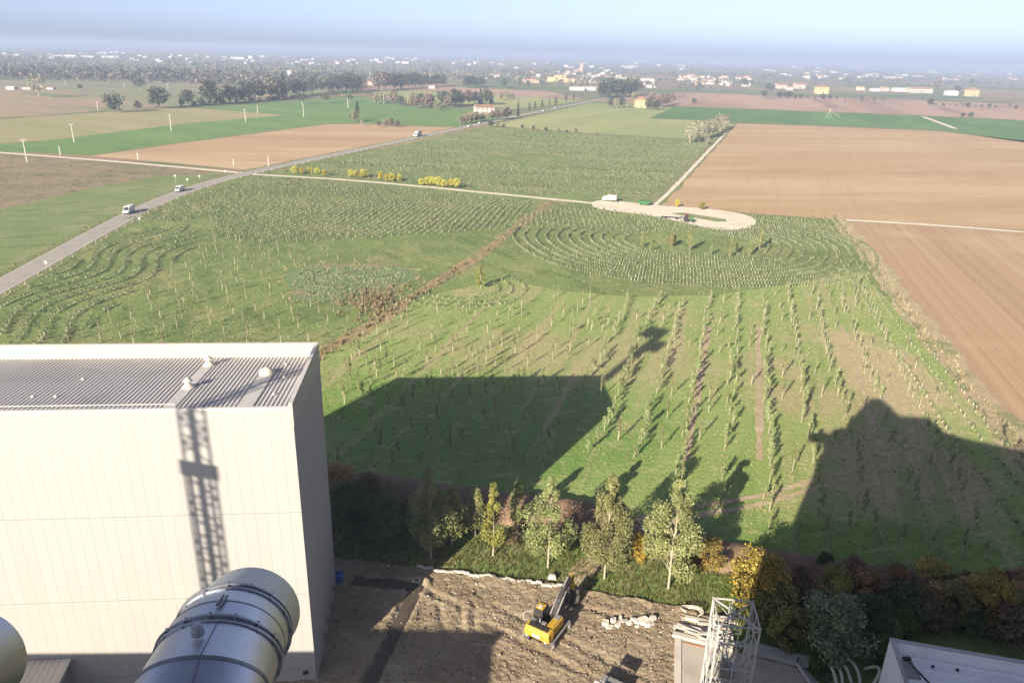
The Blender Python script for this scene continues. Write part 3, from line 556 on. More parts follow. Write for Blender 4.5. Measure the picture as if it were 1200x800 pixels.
# tall slender saplings in rows
def sapling_mesh(seed, h, leafy):
    rr = random.Random(seed); mb = MB(); mb.tube((0, 0, 0), (rr.uniform(-.06, .06), rr.uniform(-.06, .06), h * .55), .048 if leafy < .3 else .034, .04 if leafy < .3 else .03, 5); mb.tube((0, 0, h * .5), (rr.uniform(-.12, .12), rr.uniform(-.12, .12), h), .028, .01, 4)
    mb.tube((.09, 0, 0), (.09, 0, h * .42), .03, .03, 4)
    lobes = []
    for k in range(7):
        t = .40 + .6 * k / 7; a = rr.uniform(0, 6.28); q = leafy * rr.uniform(.4, 1) * (1.15 - t)
        p = (math.cos(a) * q, math.sin(a) * q, h * t + .2); mb.tube((0, 0, h * t - .2), p, .016, .006, 3, False)
        lobes.append((*p, .16 + leafy * .34, .16 + leafy * .34, .25 + leafy * .38, int(8 + 44 * leafy)))
    co, idx, col = leaf_cloud(lobes, .12, [(.23, .27, .11), (.30, .33, .16), (.17, .21, .075)] if leafy > .3 else [(.20, .20, .09), (.14, .15, .06), (.24, .21, .11)], seed)
    return mb, co, idx, col
SAP = []
for k in range(8):
    leafy = .20 if k < 3 else (.32 if k < 5 else .38); mb, co, idx, col = sapling_mesh(300 + k, 3.1 + .25 * k if k < 3 else 2.1 + .25 * (k % 4), leafy)
    SAP.append((mb.mesh('stem', M['pale_bark']), raw_mesh('leaves', co, 4, idx, M['leaf'], col), mb, co, col))
sap_pts = []
zone_mid = GP([(40, 402), (120, 370), (225, 300), (250, 275), (330, 290), (400, 300), (470, 312), (455, 350), (380, 408), (330, 420), (60, 415)])
zone_near = GP([(385, 416), (470, 366), (560, 352), (640, 346), (740, 352), (840, 350), (930, 338), (1003, 325), (1050, 385), (1110, 470), (1170, 590), (1185, 660), (1080, 665), (960, 655), (860, 620), (780, 560), (690, 540), (600, 560), (400, 560)])
d = np.array([math.sin(HEAD), math.cos(HEAD)]); n_ = np.array([d[1], -d[0]])
for i in range(-80, 40):
    s = 0.0
    for j in range(-14, 100):
        p = np.array([64.3, 187.1]) + n_ * (i * 2.925) + d * (-j * (2.3 if i % 2 == 0 else 4.6)) * 1.0
        p = p + rng.normal(0, .35, 2)
        right_side = float(np.dot(p - np.array([64.3, 187.1]), n_))
        if inside(p, zone_near):
            if right_side > -32 and i % 2 == 0: sap_pts.append((p[0], p[1], random.choice((4, 5, 6, 7, 6, 7)))) if random.random() < .9 else None
            elif right_side > -32: sap_pts.append((p[0], p[1], random.choice((0, 1, 2)))) if random.random() < .3 else None
            elif random.random() < .45: sap_pts.append((p[0] + random.uniform(-1.5, 1.5), p[1] + random.uniform(-1.2, 1.2), random.choice((0, 1, 2, 3))))
for i in range(40):
    for j in range(30):
        p = (-112 + i * 5.6 + (j % 2) * 2.8 + random.uniform(-1.6, 1.6), 112 + j * 5.2 + random.uniform(-1.6, 1.6))
        if inside(p, zone_mid) and not inside(p, WEED): sap_pts.append((*p, random.choice((0, 1, 2, 2, 3))))
def lists(a): return sorted(a, key=lambda p: p[0] ** 2 + p[1] ** 2)
sap_pts = lists([p for p in sap_pts if p[1] > 68])
for k, (x, y, v) in enumerate(sap_pts[:300]):
    lb_ = ('leafy-topped sapling' if v > 4 else 'half-leafed sapling' if v > 2 else 'nearly bare slender sapling') + (' on the lush grass behind the earth bank' if x < 22 and y < 118 else ' in the straight rows below the planted rings' if x > 22 else ' on the open grass between ditch and hall')
    t = thing('sapling', lb_, 'sapling', (x, y, .03), random.uniform(0, 6.28), 'saplings:' + lb_[lb_.index('sapling') + 7:])
    s = random.uniform(.85, 1.2); t.scale = (s, s, s); link('stem', SAP[v][0], t); link('leaves', SAP[v][1], t)
def joined(name, items, mats, label, cat):
    """items: (mesh builder, leaf co, leaf col, x, y, scale, rz) merged into one mesh"""
    V, F_, MI, base, CO = [], [], [], 0, []
    for (mb, co, col, x, y, s, rz) in items:
        c, q = math.cos(rz), math.sin(rz); A = np.concatenate([np.array(mb.v), co]) * s
        B = np.stack([A[:, 0] * c - A[:, 1] * q + x, A[:, 0] * q + A[:, 1] * c + y, A[:, 2] + .02], -1); V.append(B)
        F_ += [tuple(base + i for i in f) for f in mb.f]; MI += mb.m if any(mb.m) else [0] * len(mb.f); nb = len(mb.v); nl = len(co) // 4
        F_ += [(base + nb + 4 * i, base + nb + 4 * i + 1, base + nb + 4 * i + 2, base + nb + 4 * i + 3) for i in range(nl)]; MI += [1] * nl
        CO.append(np.concatenate([np.full((nb, 3), .4), col])); base += len(B)
    V = np.concatenate(V); CO = np.concatenate(CO); me = bpy.data.meshes.new(name); me.from_pydata(V.tolist(), [], F_)
    for m in mats: me.materials.append(m)
    me.polygons.foreach_set('material_index', MI)
    at = me.color_attributes.new('col', 'FLOAT_COLOR', 'POINT'); c4 = np.ones((len(V), 4), np.float32); c4[:, :3] = CO; at.data.foreach_set('color', c4.ravel())
    return props(link(name, me), label, cat, None, 'stuff')
if len(sap_pts) > 300:
    joined('distant_saplings', [(SAP[v][2], SAP[v][3][:4 * 60], SAP[v][4][:4 * 60], x, y, random.uniform(.85, 1.2), random.uniform(0, 6.28)) for x, y, v in sap_pts[300:]], [M['pale_bark'], M['leaf']],
           'further slender saplings standing in the meadow beyond the nearest rows', 'saplings')
# low seedlings in pale guards, planted in rings and waves
GRD = []
for k in range(5):
    rr = random.Random(k); mb = MB(); mb.tube((0, 0, 0), (rr.uniform(-.05, .05), rr.uniform(-.05, .05), .52), .07, .06, 4)
    co, idx, col = leaf_cloud([(0, 0, .62, .36, .36, .30, 15), (.1, 0, .35, .4, .4, .25, 9)], .16, [(.15, .18, .08), (.20, .22, .11), (.10, .13, .055)], 40 + k)
    GRD.append((mb, co, col))
gp = []
OC = np.array([53.0, 221.5])
for k in range(11):
    rx, ry = 20 + 3.35 * k, 15.5 + 3.05 * k; L_ = 2 * math.pi * math.sqrt((rx * rx + ry * ry) / 2); N_ = int(L_ / .8)
    for i in range(N_):
        a = 2 * math.pi * i / N_; p = OC + np.array([rx * math.cos(a), ry * math.sin(a)]) * (1 + .015 * math.sin(5 * a))
        if p[1] < 243 + .15 * (p[0] - 53): gp.append((p[0], p[1]))
for i in range(70):                           # dense grid above the rings
    for j in range(16):
        p = (2 + i * 1.75 + random.uniform(-.35, .35), 239 + j * 2.6 + (i % 2) * 1.2 + random.uniform(-.3, .3))
        e = math.hypot((p[0] - OC[0]) / 55, (p[1] - OC[1]) / 47)
        if e < 1.22 and p[1] > 243 + .15 * (p[0] - 53) and p[0] < 112 and p[1] < 273 - .04 * p[0]: gp.append(p)
zone_dense = GP([(140, 258), (205, 238), (300, 208), (330, 209), (430, 217), (632, 237), (560, 292), (500, 318), (440, 306), (380, 297), (250, 278), (244, 252), (215, 262)])
for i in range(-30, 70):
    for j in range(0, 135):
        u, v = i * 2.75, j * 1.35; p = np.array([-118.0, 190]) + u * np.array([.92, .38]) + v * np.array([.35, .94]); p = p + 5 * math.sin(v * .05 + u * .02) * np.array([.9, -.3]) + rng.normal(0, .16, 2)
        if inside(p, zone_dense) and not inside(p, WEED) and abs(p[1] - (250 + .62 * (p[0] + 105))) > 2.2: gp.append(tuple(p))
zone_far = GP([(322, 203), (405, 187), (480, 171), (548, 155), (700, 161), (812, 167), (832, 168), (762, 235), (700, 236), (640, 229), (430, 209)])
for i in range(-10, 60):
    for j in range(0, 255):
        u, v = i * 4.6, j * 1.1; p = np.array([-115.0, 300]) + u * np.array([1.0, .0]) + v * np.array([.25, .97]) + np.array([8 * math.sin(v * .11 + u * .02), 0]) + rng.normal(0, .15, 2)
        if inside(p, zone_far) and math.hypot((p[0] - 5) / 24, (p[1] - 405) / 26) > 1: gp.append(tuple(p))
        if random.random() < .12:
            q = p + np.array([2.1, .9]) + rng.normal(0, .3, 2)
            if inside(q, zone_far) and math.hypot((q[0] - 5) / 24, (q[1] - 405) / 26) > 1: gp.append(tuple(q))
zone_wave = GP([(0, 354), (60, 322), (110, 296), (150, 272), (232, 262), (226, 292), (160, 338), (85, 402), (0, 425)])
for i in range(0, 11):
    for j in range(0, 135):
        v = j * .85; x = -117 + i * 4.4 + 3.4 * math.sin(v * .135 + .12 * i); p = (x + random.uniform(-.12, .12), 118 + v)
        if inside(p, zone_wave): gp.append(p)
for k, rr_ in enumerate((8.5, 11.5, 14.5)):       # small arcs below the ditch
    for i in range(int(rr_ * 2.5)):
        a = R(-150) + R(200) * i / (rr_ * 2.5); gp.append((-12.5 + rr_ * 1.05 * math.cos(a), 169 + rr_ * math.sin(a)))
for k, off in enumerate((3.0, 7.2)):               # double guard row along the plantation edge
    for i in range(len(ER) * 2):
        q = ER[i // 2] + (ER[min(i // 2 + 1, len(ER) - 1)] - ER[i // 2]) * (.5 * (i % 2)); gp.append((q[0] - off + random.uniform(-.1, .1), q[1] + random.uniform(-.2, .2)))
for i in range(120):
    q = ER[int(i / 120 * (len(ER) - 1))]; gp.append((q[0] - .2, q[1] + random.uniform(-2, 2)))
gp = lists([p for p in gp if p[1] > 66 and not inside(p, PADW) and random.random() > .07])
grd_me = []
for (mb, co, col) in GRD:
    v = mb.v + [tuple(c) for c in co]; n0 = len(mb.v); f = mb.f + [tuple(n0 + 4 * i + q for q in range(4)) for i in range(len(co) // 4)]
    me = bpy.data.meshes.new('guarded_seedling'); me.from_pydata(v, [], f); me.materials.append(M['guard']); me.materials.append(M['leaf'])
    me.polygons.foreach_set('material_index', [0] * len(mb.f) + [1] * (len(co) // 4))
    at = me.color_attributes.new('col', 'FLOAT_COLOR', 'POINT'); c4 = np.ones((len(v), 4), np.float32); c4[n0:, :3] = col; at.data.foreach_set('color', c4.ravel()); grd_me.append(me)
for (x, y) in gp[:300]:
    o = link('guarded_seedling', random.choice(grd_me), None, (x, y, .03)); o.rotation_euler = (random.gauss(0, .1), random.gauss(0, .1), random.uniform(0, 6.28)); s = random.uniform(.75, 1.3); o.scale = (s, s, s)
    z_ = 'in the double line along the ploughed field edge' if x > 55 and y < 240 and inside((x, y), [(55, 60), (120, 60), (140, 280), (96, 230), (82, 175), (60, 90)]) else 'in the small arcs beside the ditch' if abs(x + 12) < 20 and 150 < y < 190 else 'in the wavy lines beside the road' if x < -70 else 'in the ring lines round the young trees'
    props(o, 'knee-high seedling in a pale guard tube ' + z_, 'seedling', 'guarded seedlings ' + z_)
rest = [(*random.choice(GRD), x, y, random.uniform(.7, 1.35), random.uniform(0, 6.28)) for x, y in gp[300:]]
joined('distant_seedlings', rest, [M['guard'], M['leaf']], 'thousands of guarded seedlings in rings and waves over the plantation', 'seedlings')

# poplars and shrubs by the yard
LSIL = [(.245, .27, .11), (.31, .325, .155), (.17, .20, .07), (.27, .275, .115)]
POP = [make_tree('poplar', 12, 50 + k, LSIL, 20000, .12, 'pale_bark', .225, .20, .095) for k in range(3)]
ASPEN = make_tree('poplar', 9, 61, YGREEN + SILVER[:1], 8000, .11, 'pale_bark', .15, .20, .10)
YOUNG = make_tree('poplar', 6, 62, LSIL + YGREEN[:1], 4200, .095, 'pale_bark', .20, .22, .07)
for (px, py, h, P, lb, wd) in [
    (642, 665, 10.9, POP[0], 'silver-green poplar with a broad bushy crown above the dirt path', 1.15),
    (708, 678, 12.4, POP[1], 'silver-green poplar on the bend where the dirt path meets the grass', 1.0),
    (783, 690, 13.0, POP[2], 'tallest silver-green poplar, with a wide crown, beside the yellow bush', 1.2),
    (578, 652, 9.0, ASPEN, 'narrow yellow-green poplar at the edge of the building shadow', 1.0),
    (505, 655, 11.2, POP[1], 'dark poplar with a thin bare stem in the building shadow', 1.05),
    (530, 640, 7.2, YOUNG, 'low leafy poplar half hidden behind a shaded poplar', 1.3),
    (607, 622, 6.4, YOUNG, 'small young poplar in front of the lit earth bank', 1.1),
    (682, 646, 3.6, YOUNG, 'tiny sapling standing between two poplars', .7),
    (557, 628, 6.0, YOUNG, 'young poplar with one sunlit side at the shadow edge', 1.2)]:
    place_tree(P, 'poplar_tree', lb, G(px, py), h, None, 'poplars in the tree strip', 'tree', wd, .05)
for _p in (ORANGE, RUST, OLIVE, GREY):
    _p[:] = [tuple(min(.6, c * 1.25) for c in q) for q in _p]
SH = {}
def shrub(key, cols, n=1700, size=.19, h=4.0, sp=.42, seed=0, kind='bush'):
    SH[key] = make_tree(kind, h, seed, cols, n, size, 'bark', sp, .10, .09)
shrub('lime', [(.50, .47, .09), (.42, .42, .10), (.58, .50, .09)], 2600, .12, 4, .40, 90); shrub('yellow', YELLOW, 4800, .085, 4, .30, 81); shrub('ochre', OLIVE + YELLOW[2:] + ORANGE[:1], 6000, .095, 4, .45, 82)
shrub('orange', [tuple(c * .62 for c in q) for q in ORANGE], 9000, .095, 5, .42, 83); shrub('rust', RUST, 7000, .095, 4, .45, 84); shrub('olive', OLIVE, 7600, .095, 4, .46, 85)
shrub('grey', GREY, 9500, .10, 5, .46, 86); shrub('dark', [tuple(c * 1.5 for c in q) for q in DARK], 8500, .105, 5, .44, 87); shrub('green', [(.10, .14, .03), (.14, .17, .04), (.07, .10, .025)], 6200, .09, 3.5, .45, 88)
shrub('twiggy', BROWN, 3200, .08, 3.2, .42, 89, 'bare')
def SG(px, py): return G(px, py)
for (px, py, h, k, lb) in [
    (748, 661, 4.2, 'yellow', 'bright yellow bush glowing between two poplars'),
    (827, 672, 4.6, 'ochre', 'ochre and olive bush right of the tallest poplar'),
    (800, 655, 3.0, 'twiggy', 'brown twiggy bush at the foot of the earth bank by the ochre bush'),
    (765, 655, 2.4, 'twiggy', 'low brown twiggy bush beside the bright yellow bush'),
    (600, 640, 2.6, 'twiggy', 'dry brown bush before the lit earth bank'),
    (690, 640, 2.4, 'twiggy', 'dry brown bush next to the tiny sapling'),
    (884, 722, 8.0, 'orange', 'tall orange-yellow bush catching the last sun behind the lattice tower'),
    (856, 705, 3.4, 'green', 'green bush at the sunlit end of the hedge'),
    (905, 745, 6.0, 'olive', 'dark olive bush beside the tall orange-yellow bush'),
    (930, 712, 4.2, 'rust', 'rust-red bush behind the big grey-green bush'),
    (967, 775, 7.6, 'grey', 'big grey-green bush above the stacked white panels'),
    (960, 792, 3.2, 'green', 'bright green low bush under the big grey-green bush'),
    (975, 705, 4.6, 'olive', 'olive bush at the back of the shaded hedge'),
    (965, 672, 2.9, 'dark', 'small dark green bush standing alone on the bank'),
    (1008, 712, 4.8, 'rust', 'brown bush between olive and ochre bushes in the hedge'),
    (1040, 712, 5.2, 'orange', 'ochre bush above the white roof corner'),
    (1020, 745, 5.0, 'dark', 'dark green bush in the gap beside the white roofed building'),
    (1050, 752, 4.0, 'green', 'yellow-green bush touching the white roof corner'),
    (1036, 790, 4.4, 'green', 'yellow-green bush along the wall of the white roofed building'),
    (1080, 725, 5.0, 'rust', 'red-brown bush above the white roof edge'),
    (1110, 735, 5.4, 'olive', 'olive-brown bush leaning over the white roof edge'),
    (1150, 735, 6.4, 'orange', 'broad golden-brown bush beyond the white roof'),
    (1190, 745, 5.6, 'olive', 'olive green bush at the far end of the white roof'),
    (1190, 712, 4.6, 'rust', 'rust-brown bush behind the olive bush at the hedge end'),
    (1130, 705, 4.0, 'twiggy', 'bare brown bush on top of the bank end'),
    (1095, 702, 3.6, 'olive', 'low olive bush on the far side of the red-brown bush'),
    (415, 628, 7.5, 'dark', 'dense dark bush in deep shade beside the pale building'),
    (398, 600, 6.5, 'rust', 'dim brown bush close to the shaded building wall'),
    (452, 640, 6.8, 'dark', 'dark green bush left of the shaded poplar'),
    (435, 600, 5.5, 'olive', 'olive bush peeping over the dark bushes in the shade'),
    (470, 628, 4.5, 'dark', 'low dark bush between the shaded poplar and the dense bushes')]:
    place_tree(SH[k], 'bush', lb, SG(px, py), h, None, 'bushes round the yard', 'bush', random.uniform(.95, 1.15), .05)
rb = random.Random(77)
for i in range(34):
    px = 895 + 320 * ((i + .5) / 34) + rb.uniform(-6, 6); py = rb.choice((700, 714, 728, 744, 760)) + (px - 900) * .03
    if 925 < px < 1010 and py > 735: continue
    if px > 1035 and py > 738: py = 736 + (px - 1035) * .16 - rb.uniform(0, 22)
    k = rb.choice(('olive', 'olive', 'rust', 'grey', 'dark', 'ochre', 'twiggy'))
    place_tree(SH[k], 'bush', {'olive': 'olive', 'rust': 'brown', 'grey': 'grey-green', 'dark': 'dark green', 'ochre': 'ochre', 'twiggy': 'bare twiggy'}[k] + ' bush packed into the shaded hedge above the white roofed building', G(px, py), rb.uniform(3.2, 5.6), None, 'bushes packed into the shaded hedge', 'bush', rb.uniform(1.0, 1.3), .05)
shrub('pale', [(.36, .31, .19), (.28, .26, .13), (.22, .22, .10), (.40, .35, .23)], 1500, .085, 3.2, .42, 91, 'bare')
for i in range(30):
    q_ = ER[int((i + .5) / 30 * (len(ER) - 1))]; g_ = (q_[0] + random.uniform(.2, 1.2), q_[1] + random.uniform(-1.5, 1.5)); h = random.uniform(1.2, 2.0) + (1.6 if q_[1] < 105 else 0)
    place_tree(SH['pale'], 'bush', 'pale twiggy shrub on the dry strip at the ploughed field edge', g_, h, None, 'twiggy bushes along the ploughed field', 'bush', .8)
for px, py in [(345, 204), (353, 205), (362, 204), (371, 205), (379, 207), (411, 208), (418, 209), (425, 209), (446, 212), (453, 213), (459, 213), (468, 213), (493, 218), (501, 218), (506, 218), (513, 219), (520, 220), (528, 220), (535, 221)]:
    place_tree(SH['lime' if random.random() < .75 else 'yellow'], 'roadside_bush', 'small yellow autumn bush in the line beside the white farm track', (G(px, py)[0], G(px, py)[1] + 1), random.uniform(3.0, 4.4), None, 'yellow bushes along the farm track', 'bush', 1.3)
place_tree(SH['yellow'], 'bush', 'golden bush on the upper rim of the gravel area', G(793, 243), 3.4, None, None, 'bush', 1.0)
place_tree(SH['ochre'], 'bush', 'ochre bush on the rim of the gravel area right of the golden one', G(822, 246), 3.2, None, None, 'bush', 1.0)
place_tree(ASPEN, 'young_tree', 'pale yellow tree inside the small planted arcs', G(563, 338), 5.5, None, None, 'tree', 1.5)
for px, py, h in [(752, 290, 4.5), (762, 295, 3.5), (787, 290, 4.0), (808, 294, 6.0), (833, 299, 3.5), (855, 302, 5.5), (862, 296, 3.5), (878, 300, 4.5), (890, 292, 6.5)]:
    place_tree(YOUNG, 'young_tree', 'young tree standing inside the planted rings', G(px, py), h, None, 'young trees inside the planted rings', 'tree', .9)
place_tree(SH['rust'], 'bush', 'reddish bush inside the planted rings', G(788, 288), 3.6, None, None, 'bush', .8)

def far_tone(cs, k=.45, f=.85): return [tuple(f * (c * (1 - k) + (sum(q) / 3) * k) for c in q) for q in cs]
# trees further off
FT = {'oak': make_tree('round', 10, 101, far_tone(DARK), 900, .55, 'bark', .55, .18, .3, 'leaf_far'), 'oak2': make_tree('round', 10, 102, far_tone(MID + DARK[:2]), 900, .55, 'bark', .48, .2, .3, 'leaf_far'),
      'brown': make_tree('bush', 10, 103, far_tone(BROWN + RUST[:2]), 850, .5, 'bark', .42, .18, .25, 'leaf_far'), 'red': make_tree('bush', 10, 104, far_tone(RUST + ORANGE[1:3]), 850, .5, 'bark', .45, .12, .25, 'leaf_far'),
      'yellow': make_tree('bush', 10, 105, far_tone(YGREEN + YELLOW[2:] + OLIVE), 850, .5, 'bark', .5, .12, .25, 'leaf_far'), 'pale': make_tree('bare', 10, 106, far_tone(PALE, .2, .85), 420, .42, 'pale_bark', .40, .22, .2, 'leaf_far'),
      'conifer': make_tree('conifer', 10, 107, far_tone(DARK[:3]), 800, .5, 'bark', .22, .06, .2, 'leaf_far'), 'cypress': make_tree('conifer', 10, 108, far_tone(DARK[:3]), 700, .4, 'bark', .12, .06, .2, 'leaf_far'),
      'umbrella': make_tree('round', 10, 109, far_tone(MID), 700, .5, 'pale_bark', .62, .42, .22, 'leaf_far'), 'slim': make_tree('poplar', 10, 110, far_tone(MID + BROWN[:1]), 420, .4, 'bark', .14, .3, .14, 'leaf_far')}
KN = {'oak': 'round dark green tree', 'oak2': 'full mid green tree', 'brown': 'brown leafed autumn tree', 'red': 'russet autumn tree', 'yellow': 'yellow-green tree', 'pale': 'pale half-bare tree',
      'conifer': 'dark pointed conifer', 'cypress': 'narrow dark cypress', 'umbrella': 'small broad-crowned tree on a bare stem', 'slim': 'thin sparse roadside tree'}
def far_trees(rows, where, group):
    for (px, py, hp, k) in rows:
        h = px_h(px, py, hp); h = min(max(h, 2.0), 26)
        place_tree(FT[k], 'tree', KN[k] + ' ' + where, G(px, py), h, None, group, 'tree', random.uniform(.9, 1.25))
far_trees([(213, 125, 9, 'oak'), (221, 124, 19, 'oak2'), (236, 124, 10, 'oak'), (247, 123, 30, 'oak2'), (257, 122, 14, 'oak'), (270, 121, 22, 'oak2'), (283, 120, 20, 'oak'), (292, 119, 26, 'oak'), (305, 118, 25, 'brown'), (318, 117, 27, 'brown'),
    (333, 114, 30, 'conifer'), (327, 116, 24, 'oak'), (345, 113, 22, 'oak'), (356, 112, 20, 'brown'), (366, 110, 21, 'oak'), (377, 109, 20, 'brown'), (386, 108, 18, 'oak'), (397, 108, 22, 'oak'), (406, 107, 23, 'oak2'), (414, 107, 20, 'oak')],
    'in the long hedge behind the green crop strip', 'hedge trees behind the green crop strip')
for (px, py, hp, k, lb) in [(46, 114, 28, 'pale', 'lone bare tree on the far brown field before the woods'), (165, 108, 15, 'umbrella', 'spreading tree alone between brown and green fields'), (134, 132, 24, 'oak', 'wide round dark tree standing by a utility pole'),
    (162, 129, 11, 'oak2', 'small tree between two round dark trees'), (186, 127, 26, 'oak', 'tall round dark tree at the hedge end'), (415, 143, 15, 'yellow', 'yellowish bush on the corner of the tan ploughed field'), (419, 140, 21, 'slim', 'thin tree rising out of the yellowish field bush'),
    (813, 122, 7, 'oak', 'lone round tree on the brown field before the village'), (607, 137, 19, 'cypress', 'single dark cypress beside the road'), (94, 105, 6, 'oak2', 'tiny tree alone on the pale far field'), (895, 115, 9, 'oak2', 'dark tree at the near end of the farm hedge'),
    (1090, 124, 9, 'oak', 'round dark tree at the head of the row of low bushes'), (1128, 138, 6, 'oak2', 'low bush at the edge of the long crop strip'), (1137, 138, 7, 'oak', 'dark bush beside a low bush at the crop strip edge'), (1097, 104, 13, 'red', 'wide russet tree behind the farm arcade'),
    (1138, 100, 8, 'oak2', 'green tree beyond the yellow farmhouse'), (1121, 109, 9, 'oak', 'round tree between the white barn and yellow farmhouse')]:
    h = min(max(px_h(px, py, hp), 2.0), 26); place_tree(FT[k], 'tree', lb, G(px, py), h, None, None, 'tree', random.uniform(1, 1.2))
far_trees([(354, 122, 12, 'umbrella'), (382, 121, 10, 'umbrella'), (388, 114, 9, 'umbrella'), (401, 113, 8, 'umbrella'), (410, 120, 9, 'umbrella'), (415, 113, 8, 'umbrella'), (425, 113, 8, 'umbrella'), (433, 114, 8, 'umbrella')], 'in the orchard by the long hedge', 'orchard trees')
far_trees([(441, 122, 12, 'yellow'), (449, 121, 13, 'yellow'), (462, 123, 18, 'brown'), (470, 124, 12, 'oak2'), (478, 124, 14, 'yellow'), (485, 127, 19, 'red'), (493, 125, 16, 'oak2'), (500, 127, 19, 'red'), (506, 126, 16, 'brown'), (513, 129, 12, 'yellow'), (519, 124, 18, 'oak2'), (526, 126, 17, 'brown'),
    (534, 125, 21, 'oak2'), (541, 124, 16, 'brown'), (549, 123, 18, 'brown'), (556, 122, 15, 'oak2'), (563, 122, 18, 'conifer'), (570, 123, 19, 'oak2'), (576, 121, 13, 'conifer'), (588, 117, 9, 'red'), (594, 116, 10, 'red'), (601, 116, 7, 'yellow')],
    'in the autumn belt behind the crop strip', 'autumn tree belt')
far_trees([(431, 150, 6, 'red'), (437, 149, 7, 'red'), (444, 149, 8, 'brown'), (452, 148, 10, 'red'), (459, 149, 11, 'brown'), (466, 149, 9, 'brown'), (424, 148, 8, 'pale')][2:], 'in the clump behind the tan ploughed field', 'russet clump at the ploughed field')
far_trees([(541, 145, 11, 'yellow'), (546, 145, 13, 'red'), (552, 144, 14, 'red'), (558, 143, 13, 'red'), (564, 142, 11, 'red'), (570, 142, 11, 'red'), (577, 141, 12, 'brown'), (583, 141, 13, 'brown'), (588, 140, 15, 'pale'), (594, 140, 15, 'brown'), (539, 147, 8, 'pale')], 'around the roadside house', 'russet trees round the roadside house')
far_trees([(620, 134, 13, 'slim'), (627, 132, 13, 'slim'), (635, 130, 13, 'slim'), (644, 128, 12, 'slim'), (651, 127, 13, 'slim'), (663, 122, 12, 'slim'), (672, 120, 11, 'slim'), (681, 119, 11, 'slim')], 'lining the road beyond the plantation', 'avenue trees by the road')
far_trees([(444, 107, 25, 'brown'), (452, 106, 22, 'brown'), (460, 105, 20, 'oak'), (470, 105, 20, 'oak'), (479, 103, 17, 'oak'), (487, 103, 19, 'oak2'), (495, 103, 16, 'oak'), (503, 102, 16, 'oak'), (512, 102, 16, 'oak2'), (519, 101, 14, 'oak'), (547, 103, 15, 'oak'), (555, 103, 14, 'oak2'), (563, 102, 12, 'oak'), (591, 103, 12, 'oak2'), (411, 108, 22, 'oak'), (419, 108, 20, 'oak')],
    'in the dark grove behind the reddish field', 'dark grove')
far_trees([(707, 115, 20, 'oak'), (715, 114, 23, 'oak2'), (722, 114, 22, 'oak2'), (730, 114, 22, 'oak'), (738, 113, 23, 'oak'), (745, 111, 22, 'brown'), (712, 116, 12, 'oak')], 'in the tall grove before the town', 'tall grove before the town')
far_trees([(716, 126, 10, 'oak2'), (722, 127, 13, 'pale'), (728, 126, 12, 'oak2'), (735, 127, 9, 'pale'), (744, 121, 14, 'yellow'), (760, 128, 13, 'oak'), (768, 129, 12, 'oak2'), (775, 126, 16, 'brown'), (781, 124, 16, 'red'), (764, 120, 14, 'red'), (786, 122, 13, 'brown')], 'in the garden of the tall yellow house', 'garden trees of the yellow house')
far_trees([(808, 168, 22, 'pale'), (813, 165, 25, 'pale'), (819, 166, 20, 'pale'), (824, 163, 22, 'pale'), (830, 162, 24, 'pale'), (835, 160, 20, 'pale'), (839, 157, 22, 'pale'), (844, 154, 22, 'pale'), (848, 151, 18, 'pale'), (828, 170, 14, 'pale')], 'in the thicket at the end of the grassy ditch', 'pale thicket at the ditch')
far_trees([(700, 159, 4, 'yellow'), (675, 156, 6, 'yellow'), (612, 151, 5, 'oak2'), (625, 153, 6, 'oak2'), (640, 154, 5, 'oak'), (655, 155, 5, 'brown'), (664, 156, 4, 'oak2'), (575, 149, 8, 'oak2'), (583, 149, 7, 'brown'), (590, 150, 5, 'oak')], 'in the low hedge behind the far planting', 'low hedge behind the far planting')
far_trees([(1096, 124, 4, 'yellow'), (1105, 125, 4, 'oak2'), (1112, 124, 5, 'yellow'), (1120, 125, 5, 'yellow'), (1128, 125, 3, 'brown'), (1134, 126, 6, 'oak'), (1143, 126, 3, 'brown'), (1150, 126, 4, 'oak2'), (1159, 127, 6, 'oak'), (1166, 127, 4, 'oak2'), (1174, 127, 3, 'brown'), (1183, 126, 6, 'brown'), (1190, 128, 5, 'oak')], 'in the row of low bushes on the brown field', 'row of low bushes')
far_trees([(913, 115, 8, 'oak'), (919, 115, 7, 'oak2'), (924, 115, 8, 'oak'), (932, 116, 5, 'oak'), (938, 116, 6, 'oak2'), (946, 116, 5, 'brown'), (955, 117, 6, 'brown'), (964, 117, 7, 'oak'), (972, 117, 6, 'oak2'), (980, 117, 5, 'brown'), (990, 118, 4, 'brown'), (1009, 119, 7, 'brown'), (1016, 119, 8, 'brown'), (1024, 119, 6, 'brown'), (1034, 119, 6, 'brown'), (872, 101, 9, 'oak2'), (900, 106, 9, 'oak2'), (905, 106, 7, 'brown')], 'in the hedge below the farm villas', 'hedge below the farm villas')
